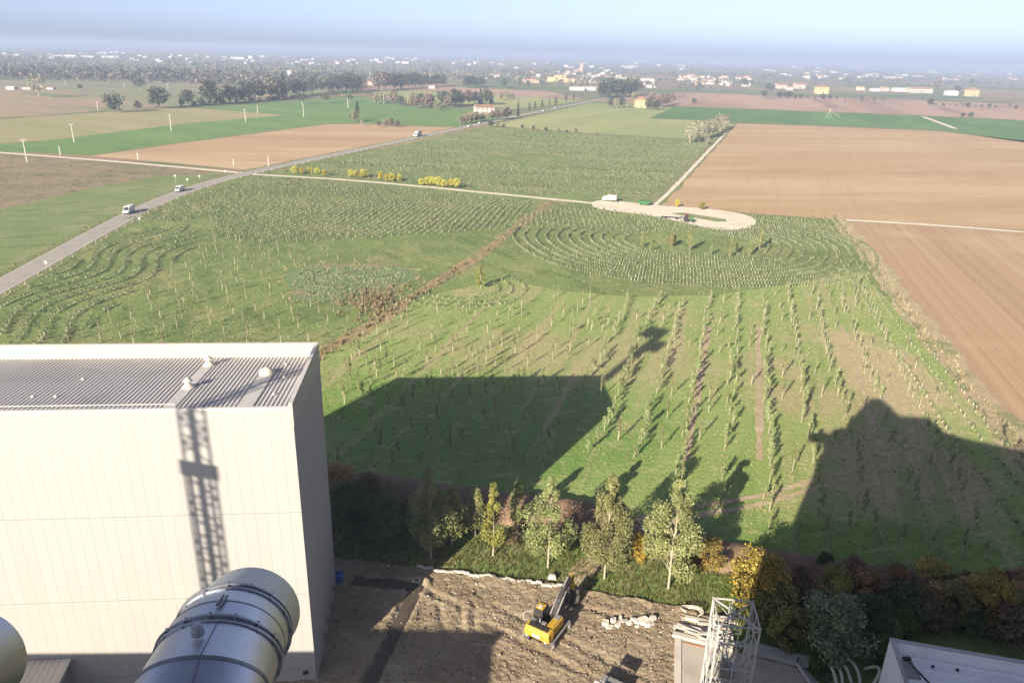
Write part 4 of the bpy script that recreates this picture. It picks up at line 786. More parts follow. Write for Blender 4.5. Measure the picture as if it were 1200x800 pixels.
# far woods: too far off to tell the trees apart
def far_wood(name, n, sample, label, cols, hr=(7, 14), q=26):
    L_, CC = [], []
    r = np.random.default_rng(len(name) + n)
    lob = []
    for i in range(n):
        px, py = sample(); x, y = G(px, py); h = random.uniform(*hr); w_ = h * random.uniform(.32, .5); c = cols[random.randrange(len(cols))]
        co, idx, col = leaf_cloud([(x, y, h * .45, w_, w_, h * .48, q)], h * .17, [c], int(r.integers(1e9))); L_.append(co); CC.append(col)
    co = np.concatenate(L_); return props(link(name, raw_mesh(name, co, 4, np.arange(len(co)), M['leaf_far'], np.concatenate(CC))), label, 'wood', None, 'stuff')
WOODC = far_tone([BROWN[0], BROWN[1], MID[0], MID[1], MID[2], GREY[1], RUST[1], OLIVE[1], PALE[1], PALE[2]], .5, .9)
def hz(x): return 47.4 + .0262 * x
def band(x0, x1, a, b): return lambda: (lambda x: (x, hz(x) + random.uniform(a, b)))(random.uniform(x0, x1))
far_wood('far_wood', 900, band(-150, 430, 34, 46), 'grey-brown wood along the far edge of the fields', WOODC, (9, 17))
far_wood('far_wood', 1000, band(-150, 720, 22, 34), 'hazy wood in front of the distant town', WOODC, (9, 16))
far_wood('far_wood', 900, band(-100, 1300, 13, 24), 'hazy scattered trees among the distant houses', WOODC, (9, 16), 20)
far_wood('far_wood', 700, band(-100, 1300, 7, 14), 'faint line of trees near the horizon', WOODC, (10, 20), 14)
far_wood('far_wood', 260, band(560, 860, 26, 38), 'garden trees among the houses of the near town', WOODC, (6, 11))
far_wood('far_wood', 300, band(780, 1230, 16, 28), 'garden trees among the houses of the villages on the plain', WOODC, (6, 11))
far_wood('far_wood', 160, lambda: (lambda t: (225 + 200 * t, 124 - 15 * t + random.uniform(-.6, .6)))(random.random()), 'dark hedge undergrowth below the hedge trees', [DARK[0], DARK[2], MID[2]], (3, 5))
# ------------------------------------------------------------------ the pale hall in the foreground
HALL_ROT = math.atan2(1.95, 20.75); HC = (-16.4, 50.5); HW, HD, HH = 35.1, 12.75, 27.1
# local frame: x to the right (0 at the near right corner, negative along the facade), y away from the camera
hall = thing('factory_hall', 'tall cream panel-clad hall with a ribbed metal roof and raised parapet', 'building', (HC[0], HC[1], 0), HALL_ROT)
ZB = [0.35, 1.5, 9.5, 17.5, 26.75]
PW = .8997; NP_ = 39
MB().box(-HW, -.085, .085, HD - .085, 0, 25.5).build('wall_core', M['wall_core'], hall)
MB().box(-HW - .02, .05, .02, .3, 0, .35).box(-.3, .05, .3, HD, 0, .35).build('plinth', M['concrete'], hall)
pan = {}
def panel_mesh(wd, ht, key):
    if key not in pan:
        e = .005; mb = MB(); mb.box(e, wd - e, 0, .045, 0.022, ht - .022); pan[key] = mb.mesh('panel', M['panel'])
    return pan[key]
for r in range(4):
    ht = ZB[r + 1] - ZB[r]
    for k in range(NP_):
        o = link('panel', panel_mesh(PW, ht, ('f', r)), hall, (-(k + 1) * PW - .02, .03, ZB[r]))
for r in range(4):
    ht = ZB[r + 1] - ZB[r]
    for k in range(14):
        o = link('panel', panel_mesh(PW, ht, ('f', r)), hall, (-.03, .16 + k * PW, ZB[r])); o.rotation_euler = (0, 0, R(90))
# band joints between the panel rows (set back)
mb = MB()
for z in ZB[1:4]: mb.box(-HW, -.09, .05, .084, z - .03, z + .03)
mb.build('joint_strip', M['joint'], hall)
# parapet and coping
MB().box(-HW, 0, HD - .28, HD - .03, 24.8, HH).build('parapet', M['panel_top'], hall)
MB().box(-.26, 0.012, .0, HD - .29, 25.2, HH - .02).build('parapet', M['panel_top'], hall)
MB().box(-HW, -.27, .018, .25, 26.62, 26.80).build('coping', M['flashing'], hall)
MB().box(-HW, .02, HD - .30, HD, HH, HH + .05).build('coping', M['panel_top'], hall)
MB().box(-.28, .03, -.01, HD - .31, HH - .02, HH + .03).build('coping', M['flashing'], hall)
# ribbed roof sheet, falling slightly towards the back
zf, zr, y0, y1 = 26.55, 25.75, .26, HD - .29
pr = []; x = -HW + .1; pitch = .34
while x < -.30:
    pr += [(x, 0), (x + .17, 0), (x + .19, .08), (x + .30, .08)]; x += pitch
pr.append((min(x, -.27), 0))
vs = [(px_, y0, zf + dz) for px_, dz in pr] + [(px_, y1, zr + dz) for px_, dz in pr]; n = len(pr)
MB().add(vs, [(i, i + 1, n + i + 1, n + i) for i in range(n - 1)]).build('roof_sheet', M['roof_metal'], hall)
def roof_z(y): return zf + (zr - zf) * (y - y0) / (y1 - y0)
def to_hall(px, py, z):
    gx, gy = G(px, py, z); dx, dy = gx - HC[0], gy - HC[1]; c, q = math.cos(HALL_ROT), math.sin(HALL_ROT)
    return dx * c + dy * q, -dx * q + dy * c
for (pa, wd, caps) in [((243, 427), .75, [(243, 425), (213, 456)]), ((312, 438), 1.15, [(311, 437)])]:
    vx, vy = to_hall(*pa, 26.2)
    mb = MB(); yy0, yy1 = y0 + .02, vy + .3
    mb.add([(vx - wd / 2, yy0, roof_z(yy0) + .13), (vx + wd / 2, yy0, roof_z(yy0) + .13), (vx + wd / 2, yy1, roof_z(yy1) + .13), (vx - wd / 2, yy1, roof_z(yy1) + .13),
            (vx - wd / 2, yy0, roof_z(yy0) - .02), (vx + wd / 2, yy0, roof_z(yy0) - .02), (vx + wd / 2, yy1, roof_z(yy1) - .02), (vx - wd / 2, yy1, roof_z(yy1) - .02)],
           [(0, 1, 2, 3), (0, 4, 5, 1), (1, 5, 6, 2), (2, 6, 7, 3), (3, 7, 4, 0)])
    mb.build('flashing_strip', M['flashing'], hall)
    for cp in caps:
        cx, cy = to_hall(*cp, 26.2)
        if wd < 1: MB().lathe([(.52, 0), (.52, .05), (.20, .36), (.20, .52), (.40, .55), (.30, .66), (.05, .90), (.01, .92)], 18, (vx, cy, roof_z(cy) + .12)).build('roof_vent', M['vent_metal'], hall, smooth=False)
        else: MB().lathe([(.66, 0), (.66, .05), (.58, .24), (.42, .42), (.20, .54), (.02, .57)], 18, (vx, cy, roof_z(cy) + .12)).build('roof_dome', M['vent_metal'], hall, smooth=True)
MB().box(-HW + .2, -8.9, 1.15, 1.21, 26.62, 26.68).build('cable_tray', M['flashing'], hall)
for px, py in [(335, 423), (333, 441), (321, 464), (97, 443), (66, 467), (39, 467)]:
    cx, cy = to_hall(px, py, 26.3); MB().lathe([(.14, 0), (.14, .12), (.05, .16)], 8, (cx, cy, roof_z(cy) + .08)).build('roof_bolt', M['white_steel'], hall)
MB().box(-1.1, -.7, -.22, .02, 1.05, 1.3).build('wall_lamp', M['black_metal'], hall)
# boxes and pipe ends on the shaded side wall
for (yy, zz) in [(4.2, .9), (6.0, 1.1), (8.2, .8), (10.3, 1.3)]:
    MB().box(.085, .26, yy, yy + .35, zz, zz + .55).build('wall_box', M['grey_metal'], hall)
# low annex against the facade
ax = to_hall(82, 771.5, 3.75)[0]
an = thing('annex', 'low lean-to annex with a pale ribbed roof against the cream hall', 'building', (HC[0], HC[1], 0), HALL_ROT)
MB().box(ax - 9, ax - .15, -4.6, -.06, 0, 2.95).build('wall', M['grey_metal'], an)
mb = MB(); x = ax - 9.2; pr = []
while x < ax - .3: pr += [(x, 0), (x + .28, 0), (x + .32, .06), (x + .44, .06)]; x += .5
pr += [(ax, 0)]; n = len(pr)
MB().add([(a_, -.02, 3.75 + b_) for a_, b_ in pr] + [(a_, -5.0, 3.05 + b_) for a_, b_ in pr] , [(i, n + i, n + i + 1, i + 1) for i in range(n - 1)]).build('roof', M['vent_metal'], an)
MB().bar((ax + .06, -.05, 3.72), (ax + .06, -5.0, 3.02), .14, .22).build('verge_trim', M['white_steel'], an)
bl = G(395, 683); tk = thing('water_tank', 'bright blue plastic tank in a cage beside the hall wall', 'tank', (bl[0] + .1, bl[1], .1), R(8))
MB().box(-.55, .55, -.5, .5, .15, 1.15).build('tank_body', M['blue_plastic'], tk, bevel=.08)
MB().lathe([(.2, 0), (.2, .1), (.05, .12)], 12, (0, 0, 1.15)).build('lid', M['black_metal'], tk)
mb = MB(); mb.box(-.6, .6, -.55, .55, 0, .14)
mb.build('pallet', M['pole_wood'], tk)
mb = MB()
for z in (.3, .6, .9):
    for s in (-1, 1): mb.bar((-.58, s * .54, z), (.58, s * .54, z), .03, .03); mb.bar((s * .59, -.54, z), (s * .59, .54, z), .03, .03)
mb.build('cage', M['grey_metal'], tk)

# ------------------------------------------------------------------ steel goosenecks
def gooseneck(base, label, rs=0.8, end='steel_matte'):
    t = thing('gooseneck_duct', label, 'duct', (base[0], base[1], 0), R(8.5))
    t['group'] = 'steel gooseneck ducts'
    # rings: (y, z, pitch in degrees), local y runs away from the camera
    rings = [(-2.0, 0, 90), (-2.0, 42.7, 90), (-1.85, 43.5, 76), (-1.45, 44.15, 56), (-.8, 44.5, 36), (0, 44.5, 18), (.78, 44.25, 10), (1.2, 44.13, 5), (1.62, 43.95, 0), (2.62, 43.42, -14)]
    RA, RM, RB, RC, RD = rings[6], rings[7], rings[8], rings[5], rings[4]
    N_ = 40
    def ring(y, z, p, r):
        # plane normal points along (cos p forward, sin p up); spanned by x and the vector perpendicular in the y-z plane
        cp, sp = math.cos(R(p)), math.sin(R(p))
        return [(r * math.cos(a), y - sp * r * math.sin(a), z + cp * r * math.sin(a)) for a in [2 * math.pi * i / N_ for i in range(N_)]]
    for k in range(len(rings) - 1):
        a, b = rings[k], rings[k + 1]; mb = MB()
        r0 = rs; r1 = rs * (1.0 if k < len(rings) - 2 else .985)
        mb.add(ring(*a, r0) + ring(*b, r1), [(i, (i + 1) % N_, N_ + (i + 1) % N_, N_ + i) for i in range(N_)])
        last = k == len(rings) - 2
        mb.build('duct_segment' if not last else 'outlet', M[end] if last else M['steel'], t, smooth=True)
    def collar(y, z, p, r, w_, name, mat):
        cp, sp = math.cos(R(p)), math.sin(R(p)); mb = MB(); P0 = ring(y - cp * w_ / 2, z - sp * w_ / 2, p, r); P1 = ring(y + cp * w_ / 2, z + sp * w_ / 2, p, r)
        Q0 = ring(y - cp * w_ / 2, z - sp * w_ / 2, p, rs * .97); Q1 = ring(y + cp * w_ / 2, z + sp * w_ / 2, p, rs * .97); n = N_
        mb.add(P0 + P1 + Q0 + Q1, [(i, (i + 1) % n, n + (i + 1) % n, n + i) for i in range(n)] + [(2 * n + i, 2 * n + (i + 1) % n, (i + 1) % n, i) for i in range(n)] + [(n + i, n + (i + 1) % n, 3 * n + (i + 1) % n, 3 * n + i) for i in range(n)])
        o = mb.build(name, M[mat], t)
        return o
    for (y, z, p) in [RA, RB]:
        for s in (-.045, .045):
            cp, sp = math.cos(R(p)), math.sin(R(p)); f = collar(y + cp * s, z + sp * s, p, rs * 1.055, .03, 'flange', 'steel_matte')
        for i in range(16):
            bm_ = MB()
            a = 2 * math.pi * i / 16; x_ = rs * 1.03 * math.cos(a); yy = y - sp * rs * 1.03 * math.sin(a); zz = z + cp * rs * 1.03 * math.sin(a)
            bm_.tube((x_, yy - cp * .09, zz - sp * .09), (x_, yy + cp * .09, zz + sp * .09), .018, .018, 6); bm_.build('flange_bolt', M['steel_dark'], t)
    collar(*RM, rs * 1.008, .018, 'seam_band', 'steel_dark'); collar(*RC, rs * 1.015, .045, 'clamp_band', 'steel_dark'); collar(*RD, rs * 1.02, .06, 'clamp_band', 'steel_dark')
    # straight weld seams and a small port on top
    for (y, z, p, y2, z2, p2) in [(*RC, *RA), (*RD, *RC)]:
        a_ = (.12, y - math.sin(R(p)) * (rs + .002), z + math.cos(R(p)) * (rs + .002)); b_ = (.12, y2 - math.sin(R(p2)) * (rs + .002), z2 + math.cos(R(p2)) * (rs + .002))
        MB().bar(a_, b_, .012, .01).build('weld_seam', M['steel_dark'], t)
    MB().lathe([(.085, 0), (.085, .03), (.05, .03), (.05, .09), (.068, .09), (.068, .12), (.02, .13)], 14, (-.02, .22, 44.43 + rs - .04)).build('inspection_port', M['steel_matte'], t)
    MB().bar((.02, .95, 44.21 + rs), (.04, 1.25, 44.12 + rs), .025, .03).bar((.07, .95, 44.20 + rs), (.09, 1.25, 44.11 + rs), .025, .03).build('latch', M['steel_dark'], t)
    return t
gooseneck((-3.75, 7.1), 'large shiny steel gooseneck duct with bolted flanges in front of the cream hall')
gooseneck((-7.55, 6.0), 'second shiny steel gooseneck duct with only its rounded outlet in view', .8, 'steel')

# ------------------------------------------------------------------ the plant the photographer stands on (its shadow falls across the field)
pl = thing('plant_tower', 'tall plant block behind the viewpoint that throws the big shadow', 'building', (0, -1, 0))
MB().prism([(60, 0), (60, 45), (18, 46.7), (9, 48.4), (5.6, 49.4), (3.0, 51.6), (-3.8, 51.9), (-4.6, 54.3), (-5.2, 54.8), (-7.0, 54.8), (-7.7, 53.6), (-8.6, 51.7), (-9.2, 49.7), (-10.3, 49.0), (-10.9, 47.3), (-10.9, 0)], -13, 0).build('wall', M['plant_wall'], pl)
mb = MB()
for x in np.arange(-8.8, 4.2, 1.2): mb.bar((x, .06, 49.0), (x, .06, 51.3), .05, .05)
for z in (50.75, 51.3): mb.bar((-8.8, .06, z), (4.1, .06, z), .05, .05)
mb.build('railing', M['grey_metal'], pl)
lh = thing('plant_hall', 'long lower plant hall left of the viewpoint', 'building', (0, -1, 0))
MB().box(-90, -34.2, -30, 0, 0, 27.4).build('wall', M['plant_wall'], lh)
MB().box(-90.2, -34.0, -.3, .05, 27.4, 28.1).build('parapet', M['panel_top'], lh)
mast = thing('lattice_stack', 'lattice mast round a chimney flue standing by the lower plant hall', 'mast', (-52.1, 1.6, 0), -SUN_AZ)
def lattice(mb, w0, w1, z0, z1, bays, r):
    for b in range(bays):
        za, zb = z0 + (z1 - z0) * b / bays, z0 + (z1 - z0) * (b + 1) / bays
        wa, wb = w0 + (w1 - w0) * b / bays, w0 + (w1 - w0) * (b + 1) / bays
        c = [(-1, -1), (1, -1), (1, 1), (-1, 1)]
        for i in range(4):
            (xa, ya), (xb, yb) = c[i], c[(i + 1) % 4]
            mb.bar((xa * wa / 2, ya * wa / 2, za), (xb * wb / 2, yb * wb / 2, zb), r, r) if b % 2 else mb.bar((xb * wa / 2, yb * wa / 2, za), (xa * wb / 2, ya * wb / 2, zb), r, r)
            mb.bar((xa * wb / 2, ya * wb / 2, zb), (xb * wb / 2, yb * wb / 2, zb), r, r)
dz = -1.2
for sx in (-1, 1):
    for sy in (-1, 1): MB().tube((sx * .95, sy * .95, 0), (sx * .92, sy * .92, 46 + dz), .10, .09, 6).tube((sx * .78, sy * .78, 46 + dz), (sx * .72, sy * .72, 67.4 + dz), .10, .08, 6).build('leg', M['grey_metal'], mast)
mb = MB(); lattice(mb, 1.9, 1.84, 0, 45 + dz, 24, .09); lattice(mb, 1.56, 1.44, 47 + dz, 66 + dz, 13, .10); mb.build('bracing', M['grey_metal'], mast)
MB().tube((0, 0, 0), (0, 0, 56), .24, .24, 12).tube((0, 0, 56), (0, 0, 68 + dz), .60, .60, 12).build('flue', M['steel'], mast)
MB().tube((-.62, .3, 0), (-.62, .3, 45), .14, .14, 8).tube((.55, -.3, 0), (.55, -.3, 45), .12, .12, 8).build('service_pipe', M['steel'], mast)
MB().box(-1.15, 1.15, -1.15, 1.15, 45.7 + dz, 46.1 + dz).build('platform', M['grey_metal'], mast)
MB().box(-3.4, 1.0, -1.4, 1.4, 67.4 + dz, 69.2 + dz).build('platform', M['grey_metal'], mast)
MB().box(.6, 3.0, -1.0, 1.0, 64.4 + dz, 66.4 + dz).build('side_platform', M['grey_metal'], mast)

# ------------------------------------------------------------------ excavator
def excavator(loc, rz):
    t = thing('excavator', 'yellow tracked excavator with a dark boom and bucket on the bare soil', 'excavator', loc, rz)
    # x right, y forward
    for s in (-1, 1):
        prof = [(-2.0, .42), (-1.75, .12), (-1.4, .02), (1.4, .02), (1.75, .12), (2.0, .42), (1.75, .74), (1.4, .84), (-1.4, .84), (-1.75, .74)]
        mb = MB(); x0, x1 = s * 1.22 - .3, s * 1.22 + .3; n = len(prof)
        mb.add([(x0, y, z) for y, z in prof] + [(x1, y, z) for y, z in prof], [tuple(range(n)), tuple(range(2 * n - 1, n - 1, -1))] + [((i + 1) % n, i, n + i, n + (i + 1) % n) for i in range(n)])
        tr = mb.build('track', M['track'], t)
        mb = MB()
        for yy in np.arange(-1.75, 1.8, .22): mb.box(x0 - .01, x1 + .01, yy, yy + .1, .83, .88)
        mb.build('track_shoes', M['grey_metal'], t)
        for yy in (-1.62, 1.62): MB().tube((s * 1.54, yy, .43), (s * 1.58, yy, .43), .36, .36, 14).tube((s * 1.58, yy, .43), (s * 1.62, yy, .43), .18, .16, 10).build('sprocket', M['white_steel'], t)
    MB().box(-.95, .95, -1.1, 1.1, .45, .8).build('undercarriage', M['black_metal'], t); MB().tube((0, 0, .8), (0, 0, 1.02), .75, .75, 20).build('slew_ring', M['black_metal'], t)
    MB().box(-1.32, 1.32, -1.9, 1.15, 1.02, 1.22).build('deck', M['black_metal'], t)
    mb = MB(); mb.add([(-1.36, -2.15, 1.05), (1.36, -2.15, 1.05), (1.36, -1.35, 1.05), (-1.36, -1.35, 1.05), (-1.3, -2.28, 1.75), (1.3, -2.28, 1.75), (1.36, -1.35, 2.12), (-1.36, -1.35, 2.12), (-1.22, -2.05, 2.12), (1.22, -2.05, 2.12)],
        [(3, 2, 1, 0), (0, 1, 5, 4), (4, 5, 9, 8), (8, 9, 6, 7), (1, 2, 6, 9, 5), (3, 0, 4, 8, 7), (2, 3, 7, 6)]); mb.build('counterweight', M['yellow'], t, bevel=.06)
    MB().box(-1.05, 1.0, -1.98, -1.42, 2.10, 2.15).build('rear_grille', M['black_metal'], t)
    MB().box(-.42, .42, -2.33, -2.2, 1.32, 1.66).build('number_plate', M['white_board'], t)
    MB().box(.45, 1.32, -1.34, .75, 1.22, 2.05).build('engine_cover', M['yellow'], t, bevel=.07)
    MB().box(-1.3, .42, -1.33, -.62, 1.22, 1.98).build('engine_bay', M['black_metal'], t, bevel=.05)
    MB().tube((-.3, -1.0, 1.98), (-.3, -1.0, 2.35), .09, .09, 10).build('exhaust', M['grey_metal'], t); MB().box(-.1, .35, -1.2, -.8, 1.99, 2.12).build('air_filter', M['grey_metal'], t, bevel=.04)
    MB().box(.5, 1.1, .1, .7, 2.06, 2.1).build('grip_plate', M['grey_metal'], t)
    cab = MB(); cab.add([(-1.3, -.55, 1.22), (-.32, -.55, 1.22), (-.32, 1.2, 1.22), (-1.3, 1.2, 1.22), (-1.26, -.45, 2.85), (-.36, -.45, 2.85), (-.36, .72, 2.85), (-1.26, .72, 2.85)],
        [(3, 2, 1, 0), (4, 5, 6, 7), (0, 1, 5, 4), (1, 2, 6, 5), (2, 3, 7, 6), (3, 0, 4, 7)]); c_ = cab.build('cab', M['black_metal'], t, bevel=.05)
    MB().add([(-1.2, .79, 2.72), (-.42, .79, 2.72), (-.42, 1.19, 1.5), (-1.2, 1.19, 1.5)], [(0, 3, 2, 1)]).add([(-.30, -.35, 2.7), (-.30, .65, 2.7), (-.29, .95, 1.6), (-.29, -.4, 1.6)], [(0, 3, 2, 1)]).add([(-1.32, -.35, 2.7), (-1.32, .65, 2.7), (-1.33, .95, 1.6), (-1.33, -.4, 1.6)], [(0, 1, 2, 3)]).build('cab_window', M['glass'], t)
    MB().box(-1.22, -.40, -.40, .45, 2.86, 2.93).build('cab_roof', M['yellow'], t, bevel=.03); MB().box(-1.0, -.6, -.3, .1, 2.94, 2.99).build('roof_hatch', M['white_board'], t)
    MB().bar((-1.35, .9, 2.2), (-1.75, 1.1, 2.3), .03, .03).box(-1.9, -1.7, 1.05, 1.15, 2.0, 2.5).build('mirror', M['black_metal'], t)
    for k_, (a_, b_) in enumerate([((-1.2, -1.2, 1.99), (.3, -.75, 2.02)), ((-.9, -1.25, 2.05), (-.9, -.7, 2.05)), ((.0, -.6, 1.5), (.05, .9, 1.55)), ((.12, -.6, 1.6), (.15, 1.0, 1.62)), ((-.1, .6, 1.35), (-.05, 1.6, 2.3))]):
        MB().tube(a_, b_, .04, .04, 6).build('hydraulic_hose', M['black_metal'], t)
    MB().box(-1.25, -.75, -1.28, -.8, 1.985, 2.06).build('engine_grille', M['grey_metal'], t); MB().box(-.6, -.35, -.75, -.64, 1.4, 2.2).build('battery_box', M['track'], t)
    for yy in (-1.2, .6): MB().bar((1.3, yy, 2.05), (1.3, yy, 2.45), .035, .035).build('handrail_post', M['black_metal'], t)
    MB().bar((1.3, -1.2, 2.45), (1.3, .6, 2.45), .035, .035).build('handrail', M['black_metal'], t)
    for s in (-1, 1): MB().box(s * 1.0 - .12, s * 1.0 + .12, -2.32, -2.24, 1.12, 1.24).build('work_lamp', M['lamp_lens'], t)
    # open door on the left
    MB().bar((-1.36, -.5, 1.35), (-2.15, -.85, 1.35), .05, .05).bar((-1.36, -.5, 2.5), (-2.15, -.85, 2.2), .05, .05).bar((-2.15, -.85, 1.35), (-2.15, -.85, 2.2), .05, .05).build('open_door', M['white_steel'], t)
    def plate(pts, x0, x1, name, mat):
        n = len(pts); mb = MB(); mb.add([(x0, y, z) for y, z in pts] + [(x1, y, z) for y, z in pts], [tuple(range(n)), tuple(range(2 * n - 1, n - 1, -1))] + [((i + 1) % n, i, n + i, n + (i + 1) % n) for i in range(n)]); return mb.build(name, mat, t)
    plate([(.7, 1.25), (1.0, 1.05), (2.3, 2.3), (3.2, 3.15), (4.5, 3.6), (4.45, 3.9), (3.0, 3.6), (1.9, 2.75)], -.16, .26, 'boom', M['black_metal'])
    plate([(4.2, 4.05), (4.55, 4.1), (4.8, 3.6), (5.3, 1.75), (5.1, 1.7), (4.45, 2.9)], -.10, .20, 'stick', M['yellow'])
    MB().tube((-.26, .9, 1.5), (-.26, 2.4, 2.8), .09, .09, 8).tube((-.26, 2.4, 2.8), (-.26, 2.9, 3.2), .05, .05, 8).tube((.36, .9, 1.5), (.36, 2.4, 2.8), .09, .09, 8).tube((.36, 2.4, 2.8), (.36, 2.9, 3.2), .05, .05, 8).tube((.05, 2.8, 3.65), (.05, 3.8, 4.15), .09, .09, 8).tube((.05, 3.8, 4.15), (.05, 4.3, 4.05), .05, .05, 8).build('hydraulic_ram', M['grey_metal'], t)
    bp = [(5.15, 1.85), (5.75, 1.7), (6.05, 1.15), (5.85, .45), (5.3, .12), (4.65, .2), (4.55, .3), (5.1, .5), (5.35, 1.0), (5.05, 1.5)]
    b_ = plate(bp, -.65, .75, 'bucket', M['black_metal'])
    mb = MB()
    for x in np.linspace(-.6, .7, 5): mb.box(x - .05, x + .05, 4.4, 4.62, .2, .3)
    mb.build('bucket_teeth', M['grey_metal'], t)
    return t
ex = G(640, 746); excavator((ex[0] + .1, ex[1] + .2, .22), R(-31))
# second machine, only its roof edge in the picture: wheel loader
gx, gy = G(742, 775); L0 = 3.0 / math.tan(SUN_EL)
ld = thing('wheel_loader', 'wheel loader with a white cab roof at the lower edge of the yard', 'loader', (gx - math.sin(SUN_AZ) * L0 - .2, gy - math.cos(SUN_AZ) * L0 - .3, .2), R(-30))
MB().box(-1.0, 1.0, -2.6, -.6, .9, 1.9).build('engine_body', M['yellow'], ld, bevel=.08)
MB().box(-1.15, 1.15, -.6, .7, .8, 1.3).build('chassis', M['black_metal'], ld)
mb = MB()
for sx in (-1, 1):
    for yy in (-.55, .6): mb.bar((sx * .75, yy, 1.3), (sx * .75, yy, 2.95), .1, .1)
mb.build('cab_posts', M['black_metal'], ld); MB().box(-.72, .72, -.5, .55, 1.3, 2.1).build('cab', M['yellow'], ld); MB().box(-.85, .85, -.65, .72, 2.95, 3.08).build('cab_roof', M['car_white'], ld, bevel=.03)
for sx in (-1, 1):
    for yy in (-1.6, 1.5): MB().tube((sx * .95, yy, .7), (sx * 1.4, yy, .7), .7, .7, 18).build('wheel', M['tyre'], ld)
MB().bar((-.5, .7, 1.4), (-.5, 3.0, .7), .18, .3).bar((.5, .7, 1.4), (.5, 3.0, .7), .18, .3).build('lift_arm', M['yellow'], ld); MB().box(-1.25, 1.25, 2.9, 3.7, .15, 1.0).build('bucket', M['grey_metal'], ld)

# ------------------------------------------------------------------ concrete slab, panel stacks, rubble, lattice tower
sl = [G(790, 748), G(945, 789)] + [(33, 38), (12.5, 38)]
mb = MB(); n = 4; mb.add([(x, y, .0) for x, y in sl] + [(x, y, .42) for x, y in sl], [(0, 1, 2, 3), (7, 6, 5, 4)] + [((i + 1) % n, i, n + i, n + (i + 1) % n) for i in range(n)])
sb = props(mb.build('concrete_slab', M['concrete']), 'pale concrete slab at the edge of the yard', None, None, 'structure')
a0, a1 = np.array(sl[0]), np.array(sl[1]); u_ = (a1 - a0) / np.linalg.norm(a1 - a0); v_ = np.array([-u_[1], u_[0]]); SR = math.atan2(u_[1], u_[0])
lf = np.array(sl[3]) - a0; ll = np.linalg.norm(lf); lf = lf / ll; ang = math.atan2(lf[1], lf[0])
mb = MB().box(.2, ll, .02, .62, .424, .52); kb = mb.build('slab_edging', M['white_board'], None, (*a0, 0), ang); props(kb, 'pale raised edging strip along the concrete slab', None, None, 'structure')
def board(name, lab, cat, s, off, L_, w_, h_, z, mat, yaw=0, group=None):
    p = a0 + u_ * s + v_ * off
    o = MB().box(-L_ / 2, L_ / 2, -w_ / 2, w_ / 2, 0, h_).build(name, M[mat], None, (*p, z), SR + yaw, bevel=.02); return props(o, lab, cat, group)
GRP = 'white panels stacked on the slab edge'
k = 0
for (s, off, L_, w_, h_, z, yaw) in [(2.6, .1, 5.6, .55, .32, .34, .02), (2.9, .75, 5.2, .5, .30, .02, -.01), (2.4, 1.5, 5.4, .6, .28, .02, .05), (2.8, 2.3, 5.0, .6, .26, .02, -.03), (2.5, 1.55, 5.0, .5, .25, .31, .03), (3.0, .7, 4.4, .45, .25, .33, -.04), (2.4, 2.9, 4.4, .5, .3, .02, .06), (2.3, 3.0, 3.4, .45, .22, .33, .02)]:
    board('concrete_beam', 'long off-white beam in the untidy stack behind the concrete slab', 'beam', s, off, L_, w_, h_, z, 'white_board', yaw, 'off-white beams behind the slab')
for i in range(6):
    board('wall_panel', 'long white panel in the neat pile by the big grey-green bush', 'panel', 9.2 + .05 * i, .35 + (i % 3) * .42, 5.4, .38, .26, .345 if i < 3 else .61, 'white_steel', .0, 'white panels piled by the bush')
rb = random.Random(5)
for i in range(9):
    board('timber', 'loose pale board thrown across the untidy beam stack', 'board', rb.uniform(1.2, 4.6), rb.uniform(.2, 3.4), rb.uniform(1.6, 3.4), rb.uniform(.15, .35), .07, .64 + .075 * i, 'white_board', rb.uniform(-.5, .5), 'loose boards on the beam stack')
board('plank', 'rusty brown plank on the slab edge', 'plank', 2.0, -.6, 2.4, .22, .12, .345, 'roof_tile', .03)
p = a0 + u_ * 1.1 + v_ * 3.6
hp = thing('cable_coil', 'loose pale hose coil on the beam stack', 'hose', (p[0], p[1], .1), SR); mb = MB()
for k_ in range(3):
    pts = [(math.cos(a) * (.9 + .12 * k_), math.sin(a) * (.5 + .05 * k_), .6 + .12 * k_ + .1 * math.sin(2 * a)) for a in [R(-40) + R(280) * i / 14 for i in range(15)]]
    for q in range(14): mb.tube(pts[q], pts[q + 1], .05, .05, 6, False)
mb.build('hose', M['white_board'], hp)
# rubble: broken white pieces
for i, (px, py, L_, w_) in enumerate([(709, 733, .9, .6), (714, 737, 1.0, .5), (718, 730, .7, .6), (724, 735, .9, .5), (730, 731, 1.1, .5), (737, 733, .8, .6), (742, 730, .9, .5), (752, 731, 2.2, 1.1), (760, 734, 1.6, .8), (764, 729, 1.4, .5), (727, 727, .5, .4), (746, 737, .6, .4)]):
    rr = random.Random(i); g_ = G(px, py); mb = MB(); hh = rr.uniform(.15, .4) * (1.6 if L_ > 1.3 else 1)
    base = [(rr.uniform(.35, .5) * L_ * math.cos(a), rr.uniform(.35, .5) * w_ * 1.3 * math.sin(a)) for a in [2 * math.pi * q / 7 for q in range(7)]]
    mb.add([(x, y, -.05) for x, y in base] + [(x * rr.uniform(.7, .95), y * rr.uniform(.7, .95), hh * rr.uniform(.7, 1.2)) for x, y in base], [tuple(range(6, -1, -1)), tuple(range(7, 14))] + [(q, (q + 1) % 7, 7 + (q + 1) % 7, 7 + q) for q in range(7)])
    props(mb.build('rubble_block', M['white_board'], None, (*g_, .26), rr.uniform(-.5, .5)), 'broken pale concrete lump in the rubble line on the soil', 'rubble', 'rubble line on the soil')
